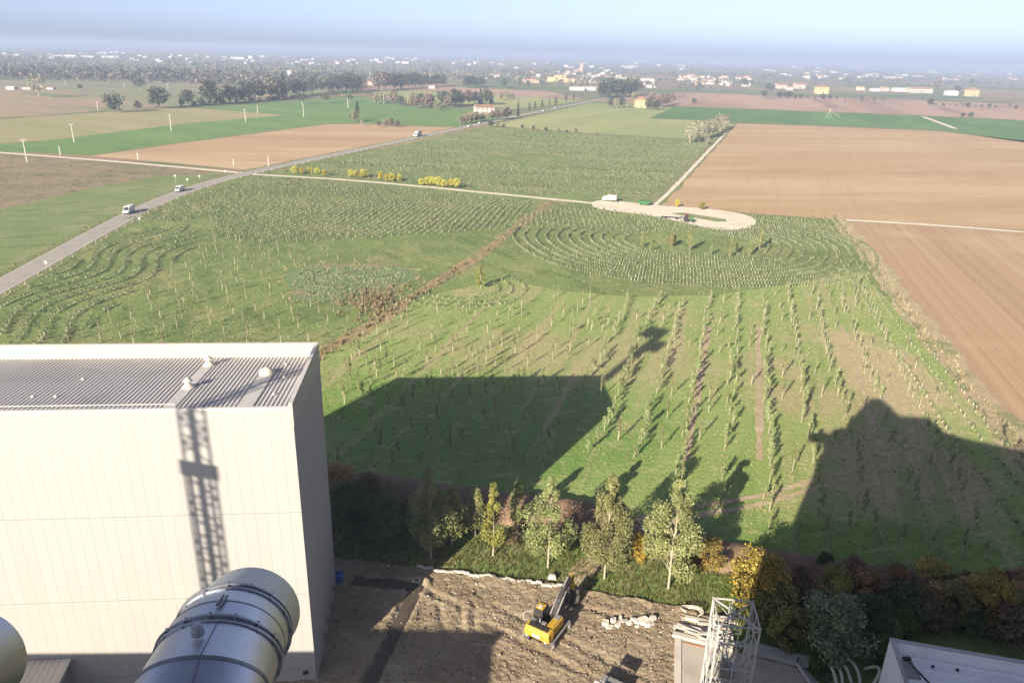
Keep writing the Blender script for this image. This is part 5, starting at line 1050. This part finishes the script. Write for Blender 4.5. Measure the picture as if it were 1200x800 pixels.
for i, px in enumerate(np.linspace(492, 668, 30)):       # broken kerb stones along the grass edge
    rr = random.Random(100 + i); py = 667.5 + (px - 492) * .135 + rr.uniform(-1.5, 1.5); g_ = G(px, py)
    props(MB().box(-.32, .32, -.13, .13, -.05, .2).build('kerb_stone', M['white_board'], None, (*g_, .28), R(-9) + rr.uniform(-.3, .3), bevel=.03), 'broken pale kerb stone where the soil meets the grass', 'stone', 'kerb stones at the soil edge')
g_ = G(488, 682); sp_ = thing('drain_cover', 'small square white drain frame on the shaded soil', 'drain', (*g_, .24), R(-8))
MB().box(-.36, .36, -.36, -.24, 0, .14).box(-.36, .36, .24, .36, 0, .14).box(-.36, -.24, -.24, .24, 0, .139).box(.24, .36, -.24, .24, 0, .139).build('frame', M['white_board'], sp_); MB().box(-.25, .25, -.25, .25, 0, .06).build('lid', M['black_metal'], sp_)
g_ = G(647, 679); props(MB().add([(-.5, -.3, 0), (.45, -.35, 0), (.5, .3, 0), (-.4, .35, 0), (-.35, -.2, .5), (.3, -.22, .55), (.33, .2, .42), (-.3, .25, .48)], [(3, 2, 1, 0), (4, 5, 6, 7), (0, 1, 5, 4), (1, 2, 6, 5), (2, 3, 7, 6), (3, 0, 4, 7)]).build('boulder', M['white_board'], None, (*g_, .2), 0, bevel=.06), 'pale stone block at the mouth of the dirt path', 'stone')
# lattice tower on the slab
tw = [(18.0 - .55 * 0, 0)]
AXT = 60.0
def at_axial(px, py, ax_): dd = ray(px, py) / FPX * ax_; return np.array([dd[0], dd[1], CAM_H + dd[2]])
c1, c2, c3, c4 = at_axial(838, 699, AXT + 1.9), at_axial(888, 706, AXT + 1.7), at_axial(891, 737, AXT - 1.1), at_axial(840, 730, AXT - 1.0)
ztop = float(np.mean([c[2] for c in (c1, c2, c3, c4)]))
cen = (np.array(G(863, 717, ztop))); side = 3.2
lt = thing('lattice_tower', 'white steel lattice tower with a square open top on the concrete slab', 'tower', (cen[0], cen[1], .34), R(-6))
hl = ztop - .34
for sx in (-1, 1):
    for sy in (-1, 1): MB().box(sx * side / 2 - .07, sx * side / 2 + .07, sy * side / 2 - .07, sy * side / 2 + .07, 0, hl).build('leg', M['white_steel'], lt)
lv = [hl - .09, hl - 1.9, hl - 4.4, hl - 6.9, hl - 9.4]; lv = [z for z in lv if z > .5]
for i, z in enumerate(lv):
    s = side / 2
    for a_, b_ in (((-s, -s), (s, -s)), ((s, -s), (s, s)), ((s, s), (-s, s)), ((-s, s), (-s, -s))):
        MB().bar((*a_, z), (*b_, z), .10, .10).build('ring_beam', M['white_steel'], lt)
        z2 = lv[i + 1] if i + 1 < len(lv) else .1
        m_ = ((a_[0] + b_[0]) / 2, (a_[1] + b_[1]) / 2)
        MB().bar((*a_, z - .05), (*m_, z2), .05, .05).build('brace', M['white_steel'], lt); MB().bar((*b_, z - .05), (*m_, z2), .05, .05).build('brace', M['white_steel'], lt)
        MB().bar((*m_, z), (*m_, z2), .08, .08).build('brace', M['white_steel'], lt)
MB().bar((-side / 2, -side / 2, hl - .12), (side / 2, side / 2, hl - .12), .1, .1).bar((-side / 2, side / 2, hl - .12), (side / 2, -side / 2, hl - .12), .1, .1).build('top_cross', M['white_steel'], lt)
MB().box(-.7, .5, -.6, .5, hl - 6.4, hl - 5.6).tube((-.3, 0, hl - 5.6), (-.3, 0, hl - 4.9), .25, .2, 12).build('hoist_motor', M['grey_metal'], lt)
# ladder of the tower
mb = MB()
for x in (-.25, .25): mb.bar((x, side / 2 - .25, .1), (x, side / 2 - .25, hl - .3), .05, .05)
for z in np.arange(.4, hl - .3, .32): mb.bar((-.25, side / 2 - .25, z), (.25, side / 2 - .25, z), .035, .035)
mb.build('ladder', M['white_steel'], lt)
# pipe with a post, and bent pipes
pp = thing('white_pipe', 'white pipe on short props beside the slab edge', 'pipe', (*G(935, 792), .3), 0)
MB().tube((0, .6, .6), (1.0, -5.0, .5), .19, .19, 12).build('pipe', M['white_steel'], pp); MB().tube((0, .6, 0), (0, .6, 1.3), .07, .07, 6).tube((.5, -2.2, 0), (.5, -2.2, .5), .07, .07, 6).build('prop', M['black_metal'], pp)
for q in range(4):
    f_ = MB()
    for k_ in range(5): f_.bar((k_ * .45, 0, 0), (k_ * .45, 0, 2.0), .04, .04)
    for z in (.1, 1.0, 1.95): f_.bar((0, 0, z), (1.8, 0, z), .04, .04)
    if q == 0:
        g_ = G(950, 795); props(f_.build('mesh_fence', M['grey_metal'], None, (*g_, .0), R(-15)), 'short grey mesh fence panel beside the big grey-green bush', 'fence')
for i, (px, bend) in enumerate([(972, .3), (981, .25), (990, .2), (1000, .35), (1010, .9)]):
    g_ = G(px, 803); rr = random.Random(i); mb = MB(); pts = []
    for k_ in range(9):
        t = k_ / 8; pts.append((-.5 * t + bend * math.sin(t * math.pi) * 1.0 + (.9 * t if i == 4 else 0), -1.2 + 2.2 * t, .5 + 1.6 * math.sin(t * math.pi * (.5 if i < 4 else .9))))
    for k_ in range(8): mb.tube(pts[k_], pts[k_ + 1], .14, .14, 8, False)
    props(mb.build('bent_pipe', M['white_board'], None, (*g_, .0), rr.uniform(-.1, .1), smooth=True), 'bent white plastic pipe in the bundle under the bushes', 'pipe', 'bent white pipes under the bushes')
# white roofed building at the lower right
w0 = at_axial(1041, 748, 60.0); w1 = at_axial(1200, 774, 60.0); WZ = 9.0
q0 = np.array(G(1043, 748, WZ)); q1 = np.array(G(1200, 774.5, WZ)); uu = (q1 - q0) / np.linalg.norm(q1 - q0); WR = math.atan2(uu[1], uu[0])
wb = thing('service_building', 'service building with a white flat roof behind a low parapet', 'building', (*q0, 0), WR)
LW, DW = 24.0, 12.0
MB().box(.12, LW - .12, -DW + .12, -.12, 0, 7.85).build('wall', M['white_roof'], wb)
MB().box(0, LW, -.25, 0, 0, WZ).build('parapet', M['white_roof'], wb); MB().box(0, .25, -DW, -.26, 0, WZ - .003).build('parapet', M['white_roof'], wb)
MB().box(-.05, LW + .05, -.32, .05, WZ, WZ + .07).box(-.05, .32, -DW, -.33, WZ, WZ + .069).build('coping', M['white_steel'], wb)
mb = MB(); y = -DW; pr = []
while y < -.5: pr += [(y, 0), (y + .85, 0), (y + .9, .06), (y + 1.0, .06)]; y += 1.05
pr.append((-.27, 0)); n = len(pr)
MB().add([(.26, y_, 7.9 + z_) for y_, z_ in pr] + [(LW, y_, 7.9 + z_) for y_, z_ in pr], [(i, n + i, n + i + 1, i + 1) for i in range(n - 1)]).build('roof_sheet', M['white_roof'], wb)
for px, py in [(1093, 781), (1122, 785)]:
    g_ = np.array(G(px, py, 7.95)) - q0; xx = g_[0] * math.cos(WR) + g_[1] * math.sin(WR); yy = -g_[0] * math.sin(WR) + g_[1] * math.cos(WR)
    MB().lathe([(.12, 0), (.12, .12), (.03, .16)], 8, (xx, yy, 7.95)).build('roof_bolt', M['black_metal'], wb)
fl = np.array(G(1062, 772, 10.2)); f2 = np.array(G(1092, 803, 10.2)); zf_ = 10.2
fd = thing('floodlight', 'grey floodlight on a black arm over the white roof', 'lamp', (*fl, zf_), math.atan2(f2[1] - fl[1], f2[0] - fl[0]))
Lf = float(np.linalg.norm(f2 - fl))
MB().bar((0, 0, 0), (Lf + 1.5, 0, 0), .11, .11).build('arm', M['black_metal'], fd); MB().tube((Lf + 1.45, 0, 0), (Lf + 1.45, 0, -2.3), .08, .08, 8).build('post', M['black_metal'], fd)
rot = -math.atan2(f2[1] - fl[1], f2[0] - fl[0])
MB().box(-.42, .42, -.75, -.02, -.22, .02, rot + R(-8)).build('housing', M['grey_metal'], fd, bevel=.08); MB().box(-.5, .5, -1.85, -.78, -.16, .0, rot + R(-8)).build('lamp_head', M['grey_metal'], fd, bevel=.14); MB().box(-.3, .3, -.16, .12, .02, .18, rot).build('bracket', M['black_metal'], fd)
# ------------------------------------------------------------------ vehicles
def wheels(t, xs, hw, r=.34):
    for x in xs:
        for s in (-1, 1):
            w_ = MB().tube((x, s * (hw - .2), r), (x, s * hw, r), r, r, 14).build('wheel', M['tyre'], t); MB().tube((x, s * hw, r), (x, s * (hw + .015), r), r * .55, r * .5, 10).build('rim', M['grey_metal'], w_)
def van(name, label, loc, rz, paint='car_white', group=None):
    t = thing(name, label, 'van', loc, rz, group)              # x forward
    prof = [(-2.7, .35), (2.55, .35), (2.75, .6), (2.7, .95), (1.95, 1.25), (1.25, 2.2), (.9, 2.35), (-2.6, 2.35), (-2.75, 2.1)]
    MB().prism(prof, -.95, .95).build('body', M[paint], t, bevel=.09)
    MB().add([(1.96, -.82, 1.28), (1.96, .82, 1.28), (1.32, .74, 2.14), (1.32, -.74, 2.14)], [(0, 1, 2, 3)]).add([(1.97 + .012, -.82, 1.285), (1.97, .82, 1.285), (1.33 + .012, .74, 2.145), (1.345, -.74, 2.145)], [(0, 1, 2, 3)]).build('windscreen', M['glass'], t)
    for s in (-1, 1):
        MB().add([(1.7, s * .957, 1.35), (.55, s * .957, 1.35), (.55, s * .957, 1.95), (1.3, s * .957, 1.95)], [(0, 1, 2, 3)]).build('side_window', M['glass'], t)
        MB().box(2.62, 2.77, s * .78 - .16, s * .78 + .16, .72, .92).build('headlight', M['lamp_lens'], t); MB().box(-2.79, -2.74, s * .85 - .08, s * .85 + .08, .9, 1.4).build('tail_light', M['red_paint'], t)
        MB().box(1.35, 1.5, s * 1.1 - .12, s * 1.1 + .12, 1.3, 1.6).build('mirror', M['black_metal'], t)
    MB().box(2.6, 2.8, -.9, .9, .36, .58).build('bumper', M['black_metal'], t); wheels(t, (-1.7, 1.75), .96); return t
def car(name, label, loc, rz, paint='car_white', group=None):
    t = thing(name, label, 'car', loc, rz, group)
    MB().prism([(-2.1, .28), (2.1, .28), (2.15, .55), (2.0, .78), (1.05, .92), (-1.5, .98), (-2.12, .9)], -.87, .87).build('body', M[paint], t, bevel=.08)
    MB().prism([(1.0, .9), (.35, 1.42), (-1.05, 1.45), (-1.75, .95)], -.76, .76).build('cabin', M['glass'], t, bevel=.05); MB().box(-1.0, .32, -.70, .70, 1.43, 1.49).build('roof', M[paint], t, bevel=.03)
    for s in (-1, 1): MB().box(1.98, 2.14, s * .62 - .15, s * .62 + .15, .58, .72).build('headlight', M['lamp_lens'], t); MB().box(-2.15, -2.08, s * .65 - .15, s * .65 + .15, .65, .8).build('tail_light', M['red_paint'], t)
    wheels(t, (-1.3, 1.3), .88, .31); return t
def lorry(name, label, loc, rz, box='wall_white', L_=6.2):
    t = thing(name, label, 'lorry', loc, rz)
    MB().prism([(3.0, .6), (4.9, .6), (4.95, 1.5), (4.6, 2.7), (3.05, 2.75)], -1.15, 1.15).build('cab', M['car_white'], t, bevel=.1); MB().add([(4.96, -1.0, 1.55), (4.96, 1.0, 1.55), (4.66, .95, 2.5), (4.66, -.95, 2.5)], [(0, 1, 2, 3)]).build('windscreen', M['glass'], t)
    MB().box(2.8 - L_, 2.8, -1.25, 1.25, 1.05, 3.6).build('cargo_box', M[box], t, bevel=.05); MB().box(2.8 - L_, 4.6, -.45, .45, .6, 1.04).build('chassis', M['black_metal'], t)
    for s in (-1, 1): MB().box(4.9, 4.99, s * .85 - .18, s * .85 + .18, .8, 1.0).build('headlight', M['lamp_lens'], t)
    wheels(t, (4.0, 0, -2.0), 1.2, .5); return t
def road_at(px, py, off=0.0):
    g = np.array(G(px, py)); i = int(np.argmin([np.linalg.norm(q - g) for q in RL])); d_ = RL[min(i + 1, len(RL) - 1)] - RL[max(i - 1, 0)]; d_ = d_ / np.linalg.norm(d_); n = np.array([d_[1], -d_[0]])
    s = float(np.dot(g - RL[i], d_)); p = RL[i] + d_ * s + n * off; return (p[0], p[1], .11), math.atan2(d_[1], d_[0])
p, a = road_at(153, 250, -1.6); van('delivery_van', 'white delivery van driving on the road beside the wavy seedling rows', p, a + math.pi)
p, a = road_at(204, 224, -1.6); van('small_van', 'white van followed on the road near the white marker posts', p, a + math.pi).scale = (.86, .9, .82)
p, a = road_at(502, 161, -1.6); lorry('box_lorry', 'box lorry with a dark front on the road beside the tan ploughed field', p, a + math.pi, 'car_grey', 5.2)
p, a = road_at(552, 149, 1.6); car('white_car', 'white car on the road below the russet trees of the roadside house', p, a)
p, a = road_at(571, 145.5, -1.6); car('white_car', 'white car on the road just past the roadside house', p, a + math.pi)
for px, py, o_, lb in [(636, 130.5, 1.6, 'white car on the road beside the avenue trees'), (654, 127, -1.6, 'white car far along the road past the avenue trees'), (662, 125, 1.6, 'dark car far along the road past the avenue trees')]:
    p, a = road_at(px, py, o_); car('distant_car', lb, p, a, 'car_grey' if 'dark' in lb else 'car_white')
g = G(718, 236.5); td = math.atan2(G(700, 238)[1] - G(640, 233)[1], G(700, 238)[0] - G(640, 233)[0])
lorry('tank_lorry', 'white lorry parked where the farm track meets the gravel area', (*g, .1), td + math.pi, 'wall_cream', 4.6).scale = (.8, .8, .68)
g = G(806, 260); tr = thing('tractor', 'red and green tractor on the gravel area', 'tractor', (*g, .1), td + .1)
MB().prism([(.2, .8), (2.0, .8), (2.05, 1.5), (.2, 1.7)], -.4, .4).build('bonnet', M['green_paint'], tr, bevel=.06); MB().box(-1.2, .2, -.7, .7, 1.0, 1.6).build('body', M['red_paint'], tr)
MB().prism([(-1.1, 1.6), (.2, 1.6), (.0, 2.6), (-1.0, 2.6)], -.65, .65).build('cab', M['glass'], tr); MB().box(-1.15, .1, -.75, .75, 2.6, 2.7).build('cab_roof', M['red_paint'], tr)
for s in (-1, 1): MB().tube((-.7, s * .75, .85), (-.7, s * 1.2, .85), .85, .85, 18).build('wheel', M['tyre'], tr); MB().tube((1.6, s * .6, .5), (1.6, s * .95, .5), .5, .5, 14).build('wheel', M['tyre'], tr)
g = G(785, 256); tl = thing('flat_trailer', 'long pale flatbed trailer behind the tractor', 'trailer', (*g, .1), td + .1)
MB().box(-4, 3.4, -1.1, 1.1, .9, 1.05).build('deck', M['white_board'], tl); MB().bar((3.4, 0, .9), (5.0, 0, .7), .12, .12).build('drawbar', M['black_metal'], tl)
for x in (-2.5, -1.5, 2.2):
    for s in (-1, 1): MB().tube((x, s * .8, .42), (x, s * 1.08, .42), .42, .42, 12).build('wheel', M['tyre'], tl)
for px, py, lb in [(755, 240.5, 'green hopper standing by the ditch end of the gravel area')]:
    g = G(px, py); hp = thing('hopper', lb, 'hopper', (*g, .1), td); MB().add([(-1.8, -1, .5), (1.8, -1, .5), (1.8, 1, .5), (-1.8, 1, .5), (-2.3, -1.3, 1.5), (2.3, -1.3, 1.5), (2.3, 1.3, 1.5), (-2.3, 1.3, 1.5)], [(3, 2, 1, 0), (4, 5, 6, 7), (0, 1, 5, 4), (1, 2, 6, 5), (2, 3, 7, 6), (3, 0, 4, 7)]).build('tub', M['green_paint'], hp); MB().box(-1.5, -1.3, -.9, .9, 0, .5).box(1.3, 1.5, -.9, .9, 0, .5).build('feet', M['black_metal'], hp)

# ------------------------------------------------------------------ poles, posts, signs
def pole(px, py, hp_, label, arm=True):
    x, y = G(px, py); h = max(px_h(px, py, hp_), 3.0); t = thing('utility_pole', label, 'pole', (x, y, 0), R(25))
    MB().tube((0, 0, -.1), (0, 0, h), .26, .17, 8).build('pole', M['pole_wood'], t)
    if arm:
        MB().bar((-1.3, 0, h - .5), (1.3, 0, h - .5), .18, .18).build('crossarm', M['pole_wood'], t)
        for xx in (-1.1, 0, 1.1): MB().tube((xx, 0, h - .4), (xx, 0, h + .05), .09, .05, 6).build('insulator', M['white_board'], t)
for px, py, h_, lb, ar in [(32, 190, 27, 'pale utility pole on the rough brown field beside the farm track', True), (87, 167, 22, 'pale utility pole in the green crop strip nearest the farm track', True), (71, 182, 11, 'short pale post at the edge of the crop strip', False),
    (201, 154, 20, 'pale utility pole where the crop strip meets the olive field', True), (288, 143, 15, 'pale utility pole in the middle of the green crop strip', True), (302, 133, 9, 'short pole at the tip of the olive field', False), (356, 137, 16, 'pale pole in front of the orchard trees', False),
    (115, 130, 11, 'utility pole left of the wide round dark tree', True), (408, 127, 12, 'pole behind the yellowish field bush', False), (450, 122, 12, 'pale pole among the autumn belt trees', False), (146, 103, 7, 'thin pole alone on the far fields', False), (197, 104, 7, 'thin pole before the far wood edge', False), (77, 101, 6, 'thin pole near the lone bare tree', False),
    (162, 187, 8, 'thin post on the ploughed field by the farm track', False), (315, 195, 12, 'white marker pole by the road junction', False), (274, 194, 7, 'thin stake on the tan field near the junction', False)]: pole(px, py, h_, lb, ar)
pv = G(968, 139); pt = thing('irrigation_frame', 'thin irrigation frame standing in the long crop strip', 'frame', (*pv, 0), 0)
MB().tube((0, 0, 0), (2.5, 0, 9), .12, .1, 5).tube((5, 0, 0), (2.5, 0, 9), .12, .1, 5).tube((2.5, 0, 9), (14, 0, .6), .09, .09, 5).build('strut', M['pole_wood'], pt); MB().box(-4, 8, -1.5, 1.5, .05, 1.2).build('carriage', M['green_paint'], pt)
def sign(px, py, lb, hgt=1.6):
    x, y = G(px, py); t = thing('marker_post', lb, 'post', (x, y, .05), R(10)); MB().tube((0, 0, 0), (0, 0, hgt), .05, .05, 6).build('post', M['white_steel'], t); MB().box(-.3, .3, -.03, .03, hgt - .65, hgt).build('board', M['car_white'], t)
for px, py, lb in [(220, 215, 'white marker board on the grass verge beside the white vans'), (234, 211, 'white marker board further up the road verge'), (264, 205, 'white marker board where the farm track reaches the road'), (55, 315, 'white sign on the road edge by the wavy seedling rows'), (164, 262, 'white post on the plantation side of the road'), (207, 222, 'tall white mast beside the white van')]:
    sign(px, py, lb, 5.5 if 'mast' in lb else 1.9)
for i in range(2, 58):                                   # fence posts on the plantation side of the road
    q = RL[min(i, len(RL) - 1)]; d_ = RL[i + 1] - RL[i - 1]; d_ = d_ / np.linalg.norm(d_); n = np.array([d_[1], -d_[0]]); b = q + n * 5.2
    o = MB().tube((0, 0, 0), (0, 0, 1.05), .055, .05, 5).build('fence_post', M['pole_wood'], None, (b[0], b[1], .05)); props(o, 'short wooden post in the line along the road verge', 'post', 'roadside fence posts')

# ------------------------------------------------------------------ houses
def house_parts(w_, d_, h_, rh, wall, roof, wins=True, hip=False):
    """returns list of (name, mesh); origin at the middle of the base"""
    out = []; ov = .35
    out.append(('wall', MB().add([(-w_ / 2, -d_ / 2, 0), (w_ / 2, -d_ / 2, 0), (w_ / 2, d_ / 2, 0), (-w_ / 2, d_ / 2, 0), (-w_ / 2, -d_ / 2, h_), (w_ / 2, -d_ / 2, h_), (w_ / 2, d_ / 2, h_), (-w_ / 2, d_ / 2, h_), (-w_ / 2, 0, h_ + (0 if hip else rh)), (w_ / 2, 0, h_ + (0 if hip else rh))],
        [(0, 1, 5, 4), (2, 3, 7, 6), (1, 2, 6, 9, 5), (3, 0, 4, 8, 7)]).mesh('wall', M[wall])))
    e = w_ / 2 + ov; f = d_ / 2 + ov; dzr = rh * ov / (d_ / 2); rx = (e - f * .9) if hip else e
    out.append(('roof', MB().add([(-e, -f, h_ - dzr + .08), (e, -f, h_ - dzr + .08), (e, f, h_ - dzr + .08), (-e, f, h_ - dzr + .08), (-rx, 0, h_ + rh + .08), (rx, 0, h_ + rh + .08)], [(0, 1, 5, 4), (2, 3, 4, 5), (1, 2, 5), (3, 0, 4)] if hip else [(0, 1, 5, 4), (2, 3, 4, 5)]).mesh('roof', M[roof])))
    if wins:
        nfl = max(1, int(h_ / 2.9)); nw = max(2, int(w_ / 3.4))
        for fl_ in range(nfl):
            for k in range(nw):
                x = -w_ / 2 + w_ * (k + .5) / nw
                out.append(('window', (x, -d_ / 2 - .03, 1.0 + fl_ * 2.9)))
        out.append(('chimney', MB().box(w_ * .2, w_ * .2 + .6, .3, .9, h_ + rh * .4, h_ + rh + .9).mesh('chimney', M['roof_tile'])))
        out.append(('door', MB().box(-.55, .55, -d_ / 2 - .06, -d_ / 2, 0, 2.1).mesh('door', M['window_dark'])))
    return out
WIN = MB().box(-.5, .5, -.03, .03, 0, 1.35).mesh('window', M['window_dark'])
HT = {}
def house_type(key, *a, **k): HT[key] = (house_parts(*a, **k), a[0])
house_type('villa', 13, 10, 6.2, 2.2, 'wall_yellow', 'roof_tile', hip=True); house_type('cream', 14, 10, 6, 2.4, 'wall_cream', 'roof_tile'); house_type('white', 12, 9, 5.6, 2.2, 'wall_white', 'roof_tile'); house_type('pink', 15, 10, 6, 2.3, 'wall_pink', 'roof_tile', hip=True)
house_type('block', 22, 12, 11.5, 2.2, 'wall_yellow', 'roof_tile', hip=True); house_type('farm', 30, 10, 5.6, 2.2, 'wall_cream', 'roof_tile'); house_type('shed', 34, 16, 6, 1.5, 'wall_white', 'roof_grey', wins=False); house_type('barn', 18, 11, 5.5, 2.2, 'wall_white', 'roof_grey', wins=False)
house_type('s_cream', 12, 9, 5.5, 2, 'wall_cream', 'roof_tile', wins=False); house_type('s_white', 13, 9, 6, 2, 'wall_white', 'roof_grey', wins=False); house_type('s_pink', 12, 9, 5.5, 2, 'wall_pink', 'roof_tile', wins=False); house_type('s_hall', 46, 24, 8, 1.2, 'wall_white', 'roof_grey', wins=False); house_type('s_block', 16, 12, 12, 1.5, 'wall_white', 'roof_grey', wins=False)
def house(key, px, py, wpx, label, group=None, rz=None, tall=1.0, name='house', cat='house'):
    x, y = G(px, py); W_ = wpx / FPX * (y * ct + CAM_H * st); s = min(max(W_ / HT[key][1], .5), 2.6)
    t = thing(name, label, cat, (x, y, 0), random.uniform(-.35, .35) if rz is None else rz, group); t.scale = (s, max(.7, s), max(.75, min(s, 1.4)) * tall)
    for nm, me in HT[key][0]:
        if nm == 'window': link('window', WIN, t, me)
        else: link(nm, me, t)
    return t
for key, px, py, wpx, lb, rz, tall in [('cream', 567, 133, 22, 'cream house with a tiled roof among russet trees by the road', .2, .75), ('villa', 750, 126, 12, 'tall yellow house standing among garden trees', .1, 1.5), ('villa', 962, 110, 13, 'square yellow villa above the farm hedge', .15, 1.3),
    ('villa', 1138, 113, 12, 'yellow farmhouse at the end of the farm row', .2, 1.3), ('barn', 1114, 112, 13, 'white barn left of the yellow farmhouse', .1, 1), ('farm', 1077, 109, 28, 'long low farm arcade in front of the russet tree', .12, 1), ('shed', 1054, 107.5, 17, 'white farm hall at the end of the arcade', .1, 1.2),
    ('cream', 1036, 107, 9, 'small cream farm building left of the white farm hall', .1, 1), ('barn', 1025, 107, 10, 'low pale barn behind the brown hedge', .2, .8), ('cream', 1008, 106, 8, 'cream cottage behind the brown hedge', .1, 1), ('white', 925, 106, 7, 'white cottage below the square yellow villa', .1, 1), ('cream', 915, 104, 12, 'long cream cottage behind the dark hedge tree', .1, .9), ('cream', 936, 104, 12, 'pinkish cream cottage beside the square yellow villa', .1, 1),
    ('block', 645, 96, 10, 'yellow apartment block at the left of the near town', .1, 1), ('block', 656, 96.5, 13, 'pale yellow apartment block beside the leftmost block', .15, 1.1), ('block', 668, 97, 9, 'yellow apartment block in the middle of the near town', .1, .9), ('block', 678, 97, 9, 'yellow apartment block at the right of the yellow row', .12, 1),
    ('pink', 622, 97, 20, 'long pink house with a red roof left of the apartment blocks', .05, .8), ('shed', 676, 106, 17, 'white hall with a dark roof before the apartment blocks', .05, 1), ('shed', 690, 106, 16, 'second white hall with a dark roof before the apartment blocks', .05, 1), ('shed', 733, 94.5, 22, 'long white industrial hall behind the tall grove', .05, .8), ('shed', 756, 95.5, 20, 'long white industrial hall right of the tall grove', .05, .8), ('shed', 763, 103, 10, 'pale hall behind the yellow house garden', .1, .9),
    ('pink', 429, 99.5, 11, 'orange-pink farmhouse by the dark grove', .1, .9), ('cream', 438, 100, 7, 'cream outbuilding beside the orange-pink farmhouse', .1, .9), ('s_block', 340, 93.5, 5, 'tall white silo building behind the long hedge', .1, 1.5), ('white', 506, 104, 7, 'white house with a pale roof under the dark grove', .1, 1), ('white', 505, 91, 6, 'white gabled house above the dark grove', .1, 1.1),
    ('white', 582, 91, 6, 'white farmhouse in the hazy wood', .1, 1), ('white', 568, 93.5, 7, 'low white house in the hazy wood', .1, .7), ('white', 33, 105, 10, 'small white greenhouse by the lone bare tree', .1, .5), ('white', 60, 105, 7, 'small white shed right of the lone bare tree', .1, .5), ('barn', 14, 105, 5, 'small white hut on the far field', .1, .6), ('cream', 218, 95, 6, 'yellow cottage at the edge of the far wood', .1, 1)]:
    house(key, px, py, wpx, lb, None, rz, tall)
ch = G(681, 84); tw_ = thing('church_tower', 'pink church tower rising over the near town', 'tower', (*ch, 0), .2)
MB().box(-4.5, 4.5, -4.5, 4.5, 0, 26).build('shaft', M['wall_pink'], tw_); MB().add([(-4.8, -4.8, 26), (4.8, -4.8, 26), (4.8, 4.8, 26), (-4.8, 4.8, 26), (0, 0, 33)], [(0, 1, 4), (1, 2, 4), (2, 3, 4), (3, 0, 4)]).build('roof', M['roof_tile'], tw_)
for s in (-1.8, 1.8): MB().box(s - .7, s + .7, -4.6, -4.5, 19, 23).build('belfry_opening', M['window_dark'], tw_)
ch = G(441, 64.2); bt = thing('water_tower', 'faint tower above the distant skyline', 'tower', (*ch, 0), 0); MB().tube((0, 0, 0), (0, 0, 45), 5, 4, 10).build('shaft', M['wall_white'], bt); MB().lathe([(4, 0), (16, 6), (16, 14), (2, 17)], 14, (0, 0, 45)).build('tank', M['wall_white'], bt)
def town(n, x0, x1, a, b, keys, wr, label, group):
    for i in range(n):
        px = random.uniform(x0, x1); house(random.choice(keys), px, hz(px) + random.uniform(a, b), random.uniform(*wr), label, group, None, .7)
town(26, 615, 770, 24, 33, ['s_cream', 's_white', 's_pink', 's_cream'], (5, 9), 'small tiled house in the near town around the apartment blocks', 'houses of the near town')
town(44, 795, 880, 20, 32, ['s_cream', 's_white', 's_cream', 's_pink'], (4.5, 8), 'small pale house in the village before the brown field', 'houses of the village')
town(34, 885, 1060, 12, 22, ['s_cream', 's_white', 's_hall', 's_white'], (4, 9), 'pale house in the hamlet behind the farm villas', 'houses of the hamlet')
town(16, 1060, 1200, 8, 18, ['s_white', 's_cream', 's_hall'], (4, 9), 'pale house on the plain beyond the farm row', 'houses beyond the farm row')
town(20, 570, 720, 17, 24, ['s_white', 's_cream', 's_pink'], (4, 8), 'hazy pink and cream house behind the near town', 'hazy houses behind the near town')
town(58, -20, 420, 11, 21, ['s_white', 's_white', 's_hall', 's_block'], (2.5, 6), 'bright white building in the distant town beyond the woods', 'white buildings beyond the woods')
town(40, 400, 800, 8, 15, ['s_white', 's_white', 's_hall', 's_block'], (2.5, 7), 'faint white building along the middle of the skyline', 'faint buildings of the middle skyline')
town(44, 800, 1210, 4, 9, ['s_white', 's_white', 's_hall', 's_block'], (2.5, 7), 'faint white building along the far skyline beyond the village', 'faint buildings beyond the village')
for px, wp in [(68, 9), (82, 18), (104, 16), (132, 20), (20, 8)]:
    house('s_hall', px, hz(px) + 17, wp, 'large white factory hall in the distant town', 'white factory halls', 0, .6)
for px, wp in [(280, 16), (72 + 400, 15), (748, 14), (808, 22), (838, 20), (858, 8), (1150, 16)]:
    house('s_hall', px, hz(px) + (15 if px < 600 else 6), wp, 'long white hall near the horizon', 'white halls near the horizon', 0, .9)

# ------------------------------------------------------------------ haze
hm, hn, hb = new_mat('haze'); hn.nodes.remove(hb)
pv_ = hn.nodes.new('ShaderNodeVolumePrincipled'); pv_.inputs['Color'].default_value = (.47, .575, .80, 1); pv_.inputs['Density'].default_value = HAZE_D; pv_.inputs['Anisotropy'].default_value = 0.0
hn.links.new(pv_.outputs[0], hn.nodes['Material Output'].inputs['Volume'])
hz_o = MB().box(-45000, 45000, -45000, 45000, -1.0, 75.0).build('haze', hm); props(hz_o, 'thin blue haze over the plain', 'haze', None, 'stuff')
